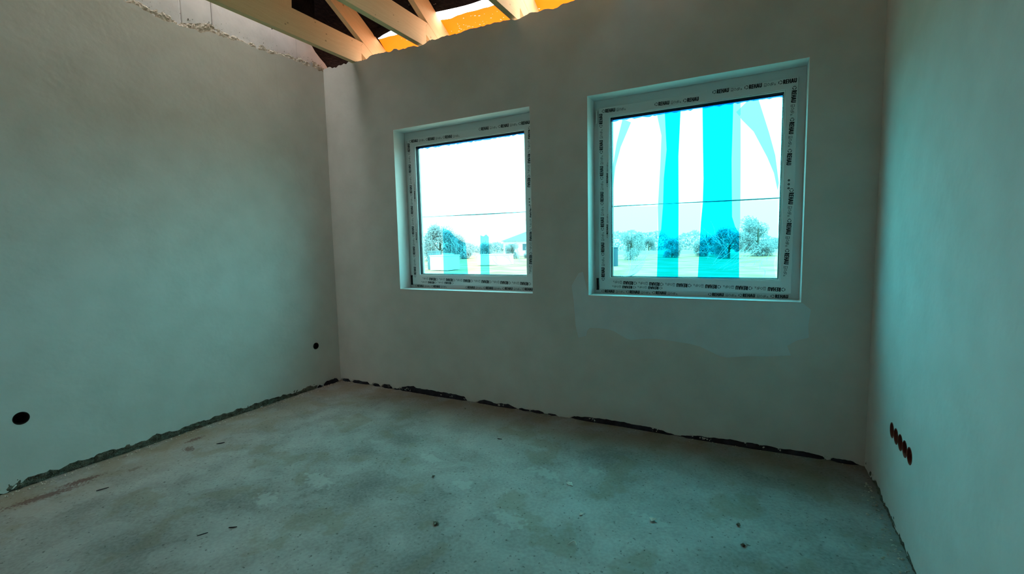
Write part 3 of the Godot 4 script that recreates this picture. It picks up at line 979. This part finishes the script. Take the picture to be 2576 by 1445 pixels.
func rock(st: SurfaceTool, c: Vector3, s: float, r: RandomNumberGenerator, flat := 1.0) -> void:
	var v := []
	for q in [Vector3(1, 0, 0), Vector3(-1, 0, 0), Vector3(0, 1, 0), Vector3(0, -1, 0), Vector3(0, 0, 1), Vector3(0, 0, -1)]:
		var d: Vector3 = q * r.randf_range(0.6, 1.5) + Vector3(r.randf_range(-0.4, 0.4), r.randf_range(-0.4, 0.4), r.randf_range(-0.4, 0.4))
		d.y *= flat
		v.append(c + d * s)
	for q in [[0, 2, 4], [2, 1, 4], [1, 3, 4], [3, 0, 4], [2, 0, 5], [1, 2, 5], [3, 1, 5], [0, 3, 5]]:
		var a: Vector3 = v[q[0]]
		var b: Vector3 = v[q[1]]
		var d: Vector3 = v[q[2]]
		var nn := (b - a).cross(d - a).normalized()
		if nn.dot((a + b + d) / 3.0 - c) < 0.0:
			nn = -nn
		tri(st, a, b, d, nn)

func build_trusses() -> void:
	var sl := Vector2(1, TAN).normalized()
	var names := ["roof truss of pale timber nearest the left wall", "roof truss of pale timber above the left window, second from the left wall", "roof truss of pale timber at the top middle, third from the left wall", "roof truss of pale timber above the right window, fourth from the left wall", "roof truss of pale timber nearest the right wall"]
	for i in TRUSS.size():
		var o := thing("roof_truss", names[i], "roof truss", Vector3.ZERO, "roof trusses over the room")
		var at := Vector3(TRUSS[i], 0, 0)
		var off := Vector2(0.31 * i + 0.05, 0.27 * i)
		var st := new_st()
		extrude(st, PackedVector2Array([Vector2(-0.065, 2.765), Vector2(DEEP - 0.02, 2.765), Vector2(DEEP - 0.02, 2.950), Vector2(-0.0925, 2.950), Vector2(-0.065, 2.9205)]), ZY, at, 0.0, -THICK, Vector2(1, 0), 1.0, off)
		obj("bottom_chord", st, mats.wood, o)
		st = new_st()
		var zt := DEEP - 0.02
		extrude(st, PackedVector2Array([Vector2(-0.66, roof_y(-0.66) - 0.19), Vector2(zt, roof_y(zt) - 0.19), Vector2(zt, roof_y(zt)), Vector2(-0.66, roof_y(-0.66))]), ZY, at, 0.0, -THICK, sl, 1.0, off + Vector2(0.4, 0.35))
		obj("rafter", st, mats.wood, o)
		st = new_st()
		extrude(st, PackedVector2Array([Vector2(-0.0655, 2.8575), Vector2(-0.0655, 2.9195), Vector2(-0.094, 2.9495), Vector2(-0.62, roof_y(-0.62) - 0.191), Vector2(-0.62, roof_y(-0.62) - 0.25), Vector2(-0.30, 2.775), Vector2(-0.16, 2.801)]), ZY, at, 0.0, -THICK, sl, 1.0, off + Vector2(0.7, 0.15))
		obj("tail_wedge", st, mats.wood, o)
		st = new_st()
		extrude(st, PackedVector2Array([Vector2(0.595, 2.9505), Vector2(0.765, 2.9505), Vector2(0.74, roof_y(0.74) - 0.191), Vector2(0.57, roof_y(0.57) - 0.191)]), ZY, at, 0.0, -THICK, Vector2(0, 1), 1.0, off + Vector2(0.2, 0.6))
		obj("web_post", st, mats.wood, o)
		st = new_st()
		extrude(st, PackedVector2Array([Vector2(2.6, 2.9505), Vector2(2.72, 2.9505), Vector2(1.62, roof_y(1.62) - 0.191), Vector2(1.50, roof_y(1.50) - 0.191)]), ZY, at, 0.0, -THICK, Vector2(-0.77, 0.64), 1.0, off + Vector2(0.1, 0.9))
		obj("web_diagonal", st, mats.wood, o)

# ---------------------------------------------------------------- sockets
func socket(called: String, label: String, at: Vector3, inward: Vector3, m: Material, group := "") -> void:
	var o := thing(called, label, "wall box", at, group)
	var rim: Material = mats.rim if group == "" and at.z < 1.0 else m
	var u := Vector3.UP
	var v := inward.cross(u).normalized()
	var st := new_st()
	var k := 28
	var prof := [[0.0335, 0.0], [0.0335, 0.0012], [0.0300, 0.0012], [0.0290, -0.002], [0.0285, -0.046], [0.0, -0.048]]
	for j in prof.size() - 1:
		if j == 3:
			obj("rim", st, rim, o)
			st = new_st()
		for i in k:
			var a0 := TAU * i / k
			var a1 := TAU * (i + 1) / k
			var q := func(a: float, pr: Array) -> Vector3: return (u * cos(a) + v * sin(a)) * pr[0] + inward * pr[1]
			var dr: float = prof[j + 1][0] - prof[j][0]
			var dz: float = prof[j + 1][1] - prof[j][1]
			var mid := (u * cos((a0 + a1) * 0.5) + v * sin((a0 + a1) * 0.5))
			var nn := (mid * dz - inward * dr).normalized() if j < 1 else (mid * dz - inward * dr).normalized()
			quad(st, q.call(a0, prof[j]), q.call(a1, prof[j]), q.call(a1, prof[j + 1]), q.call(a0, prof[j + 1]), nn)
	obj("cup", st, m, o)
	st = new_st()
	for s in [-1.0, 1.0]:      # screw bosses and a stub of cable conduit
		tube(st, [v * s * 0.024 + inward * -0.047, v * s * 0.024 + inward * -0.006], [0.0045, 0.0045], 8)
	tube(st, [u * -0.012 + inward * -0.0475, u * -0.010 + v * 0.004 + inward * -0.022], [0.007, 0.007], 8)
	obj("screw_boss", st, m, o)

func build_sockets() -> void:
	socket("wall_box", "round empty wall box low on the left wall near the far corner", Vector3(0, LEFT_HOLES[0].y, LEFT_HOLES[0].x), Vector3.RIGHT, mats.socket_dark)
	socket("wall_box", "round empty black wall box on the left wall at the picture's left edge", Vector3(0, LEFT_HOLES[1].y, LEFT_HOLES[1].x), Vector3.RIGHT, mats.socket_dark)
	var l := ["first of the row of five, nearest the window wall", "second of the row of five from the window wall", "in the middle of the row of five", "fourth of the row of five from the window wall", "last of the row of five, farthest from the windows"]
	for i in 5:
		socket("wall_box", "dark red round wall box, " + l[i], Vector3(W, RIGHT_HOLES[i].y, RIGHT_HOLES[i].x), Vector3.LEFT, mats.socket_red, "row of five wall boxes low on the right wall")

# ---------------------------------------------------------------- ragged edges
# A rough band: u runs along the wall, v up; pt(u, v, out) gives the point.
func rough_band(called: String, parent: Node, m: Material, u0: float, u1: float, v0: Callable, v1: Callable, pt: Callable, depth: float, bulge: float, sd: int, step := 0.010) -> void:
	var n := noise(26.0, sd, 4)
	var nu := int((u1 - u0) / step)
	var nv := 7
	var st := new_st()
	for i in nu + 1:
		var u := lerpf(u0, u1, float(i) / nu)
		for j in nv + 1:
			var t := float(j) / nv
			var v: float = lerpf(v0.call(u), v1.call(u), t)
			var d := -depth + (sin(t * PI) * bulge * (0.6 + 0.8 * n.get_noise_2d(u * 0.3, 5.0)) + n.get_noise_2d(u, v * 1.6) * bulge * 1.1) * (1.0 if j > 0 and j < nv else 0.15)
			st.set_smooth_group(-1)
			st.add_vertex(pt.call(u + n.get_noise_2d(v, u) * 0.003, v, d))
	for i in nu:
		for j in nv:
			var a := i * (nv + 1) + j
			var b := a + nv + 1
			for k in [a, b, a + 1, a + 1, b, b + 1]:
				st.add_index(k)
	st.deindex()
	st.generate_normals()
	obj(called, st, m, parent)

func build_edges() -> void:
	var wl := get_node("wall_left")
	var wr := get_node("wall_right")
	var left := func(u: float, v: float, d: float) -> Vector3: return Vector3(d, v, u)
	var right := func(u: float, v: float, d: float) -> Vector3: return Vector3(W - d, v, u)
	var n := noise(5.0, 81, 4)
	# rough cement below the plaster of the side walls
	rough_band("rough_base", wl, mats.cement, 0.26, DEEP, func(_u): return -0.012, func(_u): return 0.066, left, 0.011, 0.012, 82)
	rough_band("rough_base", wr, mats.cement, 0.02, DEEP, func(_u): return -0.012, func(_u): return 0.062, right, 0.011, 0.012, 83)
	# mortar smeared along the top of the plaster
	var lo := func(u: float) -> float: return curve(LEFT_TOP, u) - 0.010
	var hi := func(u: float) -> float: return curve(LEFT_TOP, u) + 0.016 + 0.034 * clampf(0.5 + n.get_noise_1d(u * 1.0) * 1.2, 0.0, 1.0) + 0.03 * exp(-absf(u - 1.05) * 9.0)
	rough_band("mortar_ridge", wl, mats.mortar, 0.0, 2.6, lo, hi, left, 0.013, 0.0085, 84, 0.006)
	rough_band("mortar_ridge", wl, mats.mortar, -0.10, 0.10, func(u): return 2.745, func(u): return 2.80 + u * 0.25, left, 0.012, 0.010, 85, 0.006)
	var sp := new_st()
	var rs := RandomNumberGenerator.new()
	rs.seed = 87
	for i in 320:
		var z := rs.randf_range(-0.05, 1.7)
		var y := curve(LEFT_TOP, z) + 0.03 + absf(rs.randfn(0.0, 0.03))
		rock(sp, Vector3(-0.034 if z < 0.46 else -0.0135, y, z), rs.randf_range(0.001, 0.0035), rs, 0.8)
	obj("mortar_spatter", sp, mats.cement, wl, "stuff")
	# black damp-proof membrane showing below the plaster of the window wall
	var spans := [[0.015, 0.112], [0.142, 0.352], [0.388, 0.478], [0.50, 0.615], [0.635, 0.70], [0.705, 1.392], [1.475, 1.83], [1.852, 1.935], [1.946, 2.057], [2.084, 2.152], [2.262, 2.952], [2.993, 3.753], [3.769, 3.907]]
	var o := thing("damp_proof_strip", "black damp-proof strip exposed along the floor below the window wall", "strip")
	var ns := noise(18.0, 86, 4)
	for s in spans:
		strip(o, s[0], s[1], func(u): return clampf(curve(BACK_LOW, u) + 0.002, 0.006, 0.05), func(u, v, d): return Vector3(u, v, d), ns)
	var o2 := thing("damp_proof_strip", "short black damp-proof strip at the foot of the left wall, in the corner", "strip")
	strip(o2, 0.02, 0.185, func(u): return 0.036, left, ns)
	strip(o2, 0.20, 0.255, func(u): return 0.022, left, ns)
	# flecks of plaster on the strip
	var st := new_st()
	var r := RandomNumberGenerator.new()
	r.seed = 31
	for x in [0.585, 0.60, 0.66, 0.70, 0.74, 0.78, 0.80, 0.82, 1.15, 1.25, 1.375, 1.68, 1.73, 2.41, 2.425, 2.82, 2.84, 2.855, 3.06, 3.11, 3.125, 3.14, 3.155, 3.17, 3.36, 3.44, 3.53, 3.757, 3.765]:
		for k in 3:
			rock(st, Vector3(x + r.randf_range(-0.012, 0.012), r.randf_range(0.008, 0.028), 0.004), r.randf_range(0.002, 0.006), r)
	obj("plaster_fleck", st, mats.rim, o, "stuff")

func strip(o: Node3D, a: float, b: float, top: Callable, pt: Callable, ns: FastNoiseLite) -> void:
	var st := new_st()
	var nu := maxi(6, int((b - a) / 0.012))
	var prof := [[1.0, -0.013], [1.0, -0.006], [0.72, 0.000], [0.4, 0.005], [0.12, 0.007], [-0.25, 0.004]]
	for i in nu + 1:
		var t := float(i) / nu
		var u := lerpf(a, b, t)
		var taper := clampf(minf(t, 1.0 - t) * (b - a) / 0.035, 0.15, 1.0)
		var h: float = top.call(u) * sqrt(taper)
		for q in prof:
			st.add_vertex(pt.call(u, h * q[0] + ns.get_noise_2d(u, q[0]) * 0.003, -0.010 + (q[1] + 0.010) * taper + ns.get_noise_2d(u * 2.0, q[1] * 40.0) * 0.003))
	var m := prof.size()
	for i in nu:
		for j in m - 1:
			var c := i * m + j
			var d := c + m
			for k in [c, c + 1, d, d, c + 1, d + 1]:
				st.add_index(k)
	st.generate_normals()
	obj("strip_section", st, mats.bitumen, o)

# ---------------------------------------------------------------- debris
func build_debris() -> void:
	var r := RandomNumberGenerator.new()
	r.seed = 99
	var st := new_st()
	for i in 420:       # crumbs fallen along the left wall
		var z := r.randf_range(0.0, 2.7)
		var x := 0.012 + absf(r.randfn(0.0, 0.045))
		rock(st, Vector3(x, 0.002, z), r.randf_range(0.0015, 0.006) * (1.0 if x < 0.06 else 0.6), r, 0.7)
	for i in 130:       # and along the right wall
		var z := r.randf_range(0.2, 1.2)
		var x := W - 0.012 - absf(r.randfn(0.0, 0.03))
		rock(st, Vector3(x, 0.002, z), r.randf_range(0.0015, 0.007), r, 0.7)
	for i in 120:
		rock(st, Vector3(r.randf_range(0.05, 3.9), 0.002, 0.012 + absf(r.randfn(0.0, 0.02))), r.randf_range(0.001, 0.0035), r, 0.7)
	var o := obj("mortar_crumbs", st, mats.mortar, self, "stuff")
	tag(o, "loose mortar crumbs scattered on the floor along the walls", "crumbs")
	st = new_st()
	for i in 220:
		var p := Vector3(r.randf_range(0.15, 3.8), 0.002, r.randf_range(0.1, 2.6))
		rock(st, p, r.randf_range(0.0008, 0.0024) * (1.6 if i % 9 == 0 else 1.0), r, 0.6)
	o = obj("floor_grit", st, mats.cement, self, "stuff")
	tag(o, "fine dark grit scattered over the whole concrete floor", "grit")
	# bits one can point to
	bit("plaster_flake", 2.582, 0.848, 0.016, mats.rim, "flat white plaster flake, largest pale scrap in the middle of the floor", "flake", 0.35, r)
	bit("plaster_flake", 2.716, 1.075, 0.011, mats.rim, "small white plaster flake with a dark underside, nearer the camera than the largest one", "flake", 0.4, r)
	bit("plaster_flake", 3.018, 0.979, 0.011, mats.rim, "small crumpled white flake, rightmost of the pale scraps on the floor", "flake", 0.8, r)
	bit("mortar_lump", 2.175, 1.421, 0.013, mats.cement, "dark lump of mortar with a small hollow, in front of the left window", "lump", 0.6, r)
	bit("mortar_lump", 3.351, 0.859, 0.010, mats.cement, "small dark lump on the right of the floor, the one nearer the window wall", "lump", 0.6, r)
	bit("mortar_lump", 3.375, 1.000, 0.011, mats.cement, "small dark lump on the right of the floor, the one nearer the camera", "lump", 0.5, r)
	bit("mortar_lump", 1.896, 1.085, 0.009, mats.cement, "small dark lump beside the pale worn spot in the middle of the floor", "lump", 0.7, r)
	bit("mortar_lump", 1.480, 0.156, 0.010, mats.cement, "small dark crumb close to the window wall, below the left window", "lump", 0.5, r)
	sliver("wood_sliver", Vector3(0.415, 0.004, 1.942), 0.05, 1.25, "dark sliver lying on the floor near the left wall, the larger one", 0.006)
	sliver("wood_sliver", Vector3(0.40, 0.004, 1.33), 0.045, 1.0, "short brown sliver on the floor by the left wall, farther from the camera", 0.008)
	sliver("wood_sliver", Vector3(1.37, 0.003, 1.84), 0.035, 0.6, "thin dark sliver at the lower left of the floor, of two the farther", 0.003)
	sliver("wood_sliver", Vector3(1.30, 0.003, 1.93), 0.04, 1.1, "thin dark sliver at the lower left of the floor, of two the nearer", 0.003)
	sliver("wood_sliver", Vector3(1.983, 0.003, 0.519), 0.03, 0.2, "tiny dark sliver on the floor in front of the pier between the windows", 0.003)
	var c := new_st()
	var pts := []
	var rr := []
	for i in 12:
		var t := i / 11.0
		pts.append(Vector3(2.745 + 0.030 * t, 0.004 + 0.006 * sin(t * PI), 1.30 - 0.02 * sin(t * 2.6)))
		rr.append(0.0022)
	tube(c, pts, rr, 6)
	var o3 := obj("film_curl", c, mats.rim)
	tag(o3, "thin white curl of torn film on the floor in the foreground", "film curl")

func bit(called: String, x: float, z: float, s: float, m: Material, label: String, cat: String, flat: float, r: RandomNumberGenerator) -> void:
	var st := new_st()
	rock(st, Vector3.ZERO, s, r, flat)
	for i in 3:
		rock(st, Vector3(r.randf_range(-1, 1) * s, -0.2 * s * flat, r.randf_range(-1, 1) * s), s * 0.45, r, flat)
	var o := obj(called, st, m)
	o.position = Vector3(x, s * flat * 0.8 + 0.001, z)
	tag(o, label, cat)

func sliver(called: String, p: Vector3, l: float, turn: float, label: String, w: float) -> void:
	var st := new_st()
	extrude(st, PackedVector2Array([Vector2(-l * 0.5, 0), Vector2(-l * 0.2, -w * 0.5), Vector2(l * 0.3, -w * 0.45), Vector2(l * 0.5, w * 0.1), Vector2(l * 0.2, w * 0.5), Vector2(-l * 0.35, w * 0.4)]), Basis(Vector3.RIGHT, Vector3.FORWARD, Vector3.UP), Vector3.ZERO, 0.0015, -0.002)
	var o := obj(called, st, mats.gasket)
	o.position = p
	o.rotation.y = turn
	tag(o, label, "sliver")

# ---------------------------------------------------------------- outside
func build_outside() -> void:
	var st := new_st()
	var n := noise(0.03, 51, 4)
	var nx := 60
	var nz := 60
	for i in nx + 1:
		for j in nz + 1:
			var x := lerpf(-150.0, 90.0, float(i) / nx)
			var t := float(j) / nz
			var z := -0.32 - 150.0 * t * t
			st.set_uv(Vector2(x, z))
			st.add_vertex(Vector3(x, GROUND + n.get_noise_2d(x, z) * 0.12 * minf(1.0, t * 4.0), z))
	for i in nx:
		for j in nz:
			var a := i * (nz + 1) + j
			var b := a + nz + 1
			for k in [a, a + 1, b, b, a + 1, b + 1]:
				st.add_index(k)
	st.generate_normals()
	var gm := plain(1, 1, 1, 1.0)
	rough(gm, lin(0.26, 0.13, 0.06), lin(0.50, 0.17, 0.115), 0.06, 52, 2.0)
	gm.heightmap_enabled = false
	obj("ground", st, gm, self, "structure")
	# low pale wall far across the field
	st = new_st()
	bevel_box(st, Vector3(-90.0, GROUND - 0.1, -60.3), Vector3(40.0, -0.08, -60.0), 0.02)
	tag(obj("boundary_wall", st, plain(0.5, 0.5, 0.5)), "low pale wall running across the field far behind both windows", "wall")
	# line stretched across outside both windows
	var o := thing("barrier_line", "dark line stretched level outside, across both windows", "line")
	st = new_st()
	var pts := []
	var rr := []
	for i in 41:
		var t := i / 40.0
		pts.append(Vector3(lerpf(-5.5, 6.5, t), 1.765 - 0.012 * sin(t * PI * 6.0) * 0.4 - t * 0.03, -4.0))
		rr.append(0.008 + 0.003 * sin(t * 37.0))
	tube(st, pts, rr, 6)
	obj("line", st, plain(0.05, 0.07, 0.08), o)
	for x in [-5.5, 6.5]:
		st = new_st()
		tube(st, [Vector3(x, GROUND - 0.1, -4.0), Vector3(x, 2.1, -4.0)], [0.03, 0.03], 8)
		obj("post", st, mats.metal, o)
	# buildings and boxes
	house(Vector3(-25.5, GROUND, -58.0), Vector3(7.0, 2.1, 5.0), "white house with a grey hipped roof, far behind the left window")
	shed(Vector3(-16.3, GROUND, -24.0), Vector3(1.5, 1.05, 1.5), "white box-shaped shed behind the lower left of the left window", plain(0.8, 0.8, 0.8))
	shed(Vector3(-17.6, GROUND, -24.5), Vector3(0.8, 1.35, 0.6), "tall grey utility cabinet at the lower left of the left window", plain(0.14, 0.17, 0.19))
	shed(Vector3(-16.2, GROUND, -31.0), Vector3(2.6, 0.9, 1.6), "white box-shaped shed behind the blue film of the left window", plain(0.8, 0.8, 0.8))
	shed(Vector3(-5.6, GROUND, -29.0), Vector3(0.55, 1.35, 0.5), "dark grey utility cabinet at the lower left of the right window", plain(0.06, 0.09, 0.12))
	shed(Vector3(6.5, GROUND, -70.0), Vector3(8.0, 1.3, 4.0), "long pale shed far behind the right side of the right window", plain(0.62, 0.62, 0.60))
	# trees
	var spots := [[-28.6, -40.0, 4.6, "tall bushy tree at the left edge of the left window"], [-30.3, -47.0, 3.5, "round bush right of the tall tree behind the left window"], [-31.6, -55.0, 2.8, "low bush in the middle of the left window"], [-22.6, -46.0, 2.0, "low bush right of the blue strips of the left window"], [-20.8, -47.0, 1.7, "small dark bush left of the white house"], [-22.2, -52.0, 2.5, "bushy tree beside the white house"], [-7.0, -40.0, 2.9, "round bushy tree at the left of the right window"], [-4.4, -46.0, 2.1, "low bush between the blue strips and the round tree"], [-1.6, -50.0, 3.0, "bush behind the narrow blue strip of the right window"], [0.95, -43.0, 3.2, "bush behind the wide blue strip of the right window"], [3.18, -49.5, 4.2, "broad tree behind the right part of the right window"], [7.2, -62.0, 4.3, "broad tree at the right edge of the right window"], [-10.0, -62.0, 2.6, "distant tree behind the pier between the windows"]]
	for i in spots.size():
		tree(spots[i], i)
	hedge(Vector3(-62.0, GROUND, -66.0), Vector3(-24.0, GROUND, -66.0), 2.3, "long hazy hedge along the far edge of the field, behind the left window", 301)
	hedge(Vector3(-21.0, GROUND, -66.0), Vector3(16.0, GROUND, -66.0), 3.0, "long hazy hedge along the far edge of the field, behind the right window", 302)

func shed(at: Vector3, s: Vector3, label: String, m: Material) -> void:
	var o := thing("shed" if s.x > 1.0 else "utility_cabinet", label, "shed" if s.x > 1.0 else "cabinet", at)
	var st := new_st()
	bevel_box(st, Vector3(-s.x * 0.5, 0, -s.z * 0.5), Vector3(s.x * 0.5, s.y * 0.94, s.z * 0.5), 0.02)
	obj("body", st, m, o)
	st = new_st()
	bevel_box(st, Vector3(-s.x * 0.53, s.y * 0.94, -s.z * 0.53), Vector3(s.x * 0.53, s.y, s.z * 0.53), 0.02)
	obj("roof", st, m, o)
	st = new_st()
	bevel_box(st, Vector3(-s.x * 0.2, 0.02, s.z * 0.5), Vector3(s.x * 0.2, s.y * 0.8, s.z * 0.5 + 0.03), 0.01)
	obj("door", st, m, o)

func house(at: Vector3, s: Vector3, label: String) -> void:
	var o := thing("house", label, "house", at)
	var st := new_st()
	bevel_box(st, Vector3(-s.x * 0.5, 0, -s.z * 0.5), Vector3(s.x * 0.5, s.y, s.z * 0.5), 0.03)
	obj("wall", st, plain(0.85, 0.85, 0.85), o)
	st = new_st()
	var e := Vector3(s.x * 0.55, 0, s.z * 0.55)
	var b := [Vector3(-e.x, s.y, -e.z), Vector3(e.x, s.y, -e.z), Vector3(e.x, s.y, e.z), Vector3(-e.x, s.y, e.z)]
	var r0 := Vector3(-s.x * 0.12, s.y + 1.4, 0)
	var r1 := Vector3(s.x * 0.12, s.y + 1.4, 0)
	quad(st, b[3], b[2], r1, r0, Vector3(0, 0.8, 0.6))
	quad(st, b[0], b[1], r1, r0, Vector3(0, 0.8, -0.6))
	tri(st, b[0], b[3], r0, Vector3(-0.6, 0.8, 0))
	tri(st, b[1], b[2], r1, Vector3(0.6, 0.8, 0))
	quad(st, b[0], b[1], b[2], b[3], Vector3.DOWN)
	obj("roof", st, plain(0.2, 0.22, 0.24), o)
	for x in [-0.3, 0.0, 0.3]:
		st = new_st()
		bevel_box(st, Vector3(x * s.x - 0.4, 0.8, s.z * 0.5), Vector3(x * s.x + 0.4, 1.7, s.z * 0.5 + 0.03), 0.01)
		obj("window", st, plain(0.1, 0.12, 0.14, 0.2), o)

func tree(q: Array, i: int) -> void:
	var r := RandomNumberGenerator.new()
	r.seed = 200 + i
	var o := thing("tree" if q[2] > 2.4 else "bush", q[3], "tree" if q[2] > 2.4 else "bush", Vector3(q[0], GROUND, q[1]))
	var h: float = q[2]
	var st := new_st()
	tube(st, [Vector3(0, -0.1, 0), Vector3(0.04, h * 0.4, 0), Vector3(0, h * 0.8, 0.03)], [h * 0.035, h * 0.025, h * 0.008], 7)
	for k in 5:
		var a := r.randf() * TAU
		var y0 := h * r.randf_range(0.2, 0.5)
		tube(st, [Vector3(0.02, y0, 0), Vector3(cos(a) * h * 0.25, y0 + h * 0.22, sin(a) * h * 0.25)], [h * 0.014, h * 0.004], 5)
	obj("trunk", st, plain(0.12, 0.10, 0.08), o)
	var f := MeshInstance3D.new()
	f.name = "foliage"
	f.mesh = crown(i % 3)
	f.material_override = mats.leaf
	f.scale = Vector3.ONE * h
	f.rotation.y = i * 1.3
	o.add_child(f)

var crowns := {}
func crown(k: int) -> ArrayMesh:         # a bushy crown one metre high
	if crowns.has(k):
		return crowns[k]
	var r := RandomNumberGenerator.new()
	r.seed = 500 + k
	var st := new_st()
	var blobs := []
	for i in 12:
		var a := r.randf() * TAU
		var y := r.randf_range(0.10, 0.78)
		var rad := 0.28 * sqrt(clampf(1.0 - pow((y - 0.40) / 0.5, 2.0), 0.05, 1.0))
		blobs.append([Vector3(cos(a) * rad, y, sin(a) * rad), r.randf_range(0.15, 0.23)])
	for i in 7000:
		var b: Array = blobs[i % 12]
		var d := Vector3(r.randfn(), r.randfn(), r.randfn()).normalized()
		var c: Vector3 = b[0] + d * b[1] * pow(r.randf(), 0.45)
		c.y = maxf(c.y, 0.01)
		var u := Vector3(r.randfn(), r.randfn(), r.randfn()).normalized() * 0.024
		var v := u.cross(d).normalized() * 0.014
		tri(st, c - u * 0.6 - v, c - u * 0.6 + v, c + u, u.cross(v).normalized())
	crowns[k] = st.commit()
	return crowns[k]

func hedge(a: Vector3, b: Vector3, h: float, label: String, sd: int) -> void:
	var r := RandomNumberGenerator.new()
	r.seed = sd
	var n := noise(0.12, sd, 3)
	var st := new_st()
	var l := (b - a).length()
	for k in int(l * 230.0):
		var t := r.randf()
		var top := h * (0.75 + 0.6 * n.get_noise_1d(t * l))
		var c := a.lerp(b, t) + Vector3(0, top * pow(r.randf(), 0.7), r.randf_range(-0.8, 0.8))
		var u := Vector3(r.randfn(), r.randfn(), r.randfn()).normalized() * 0.17
		var v := u.cross(Vector3(r.randfn(), r.randfn(), r.randfn()).normalized()).normalized() * 0.10
		tri(st, c - u * 0.6 - v, c - u * 0.6 + v, c + u, u.cross(v).normalized())
	var m := plain(0.30, 0.27, 0.29, 1.0)
	m.backlight_enabled = true
	m.backlight = lin(0.30, 0.27, 0.29)
	var o := thing("hedge", label, "hedge")
	obj("foliage", st, m, o, "stuff")

func ribbon(st: SurfaceTool, pts: Array, half: Array) -> void:      # a narrow raised fold of film
	for i in pts.size() - 1:
		var d: Vector3 = (pts[i + 1] - pts[i]).normalized()
		var n := Vector3(-d.y, d.x, 0)
		quad(st, pts[i] + n * half[i], pts[i + 1] + n * half[i + 1], pts[i + 1] - n * half[i + 1], pts[i] - n * half[i], Vector3.BACK)
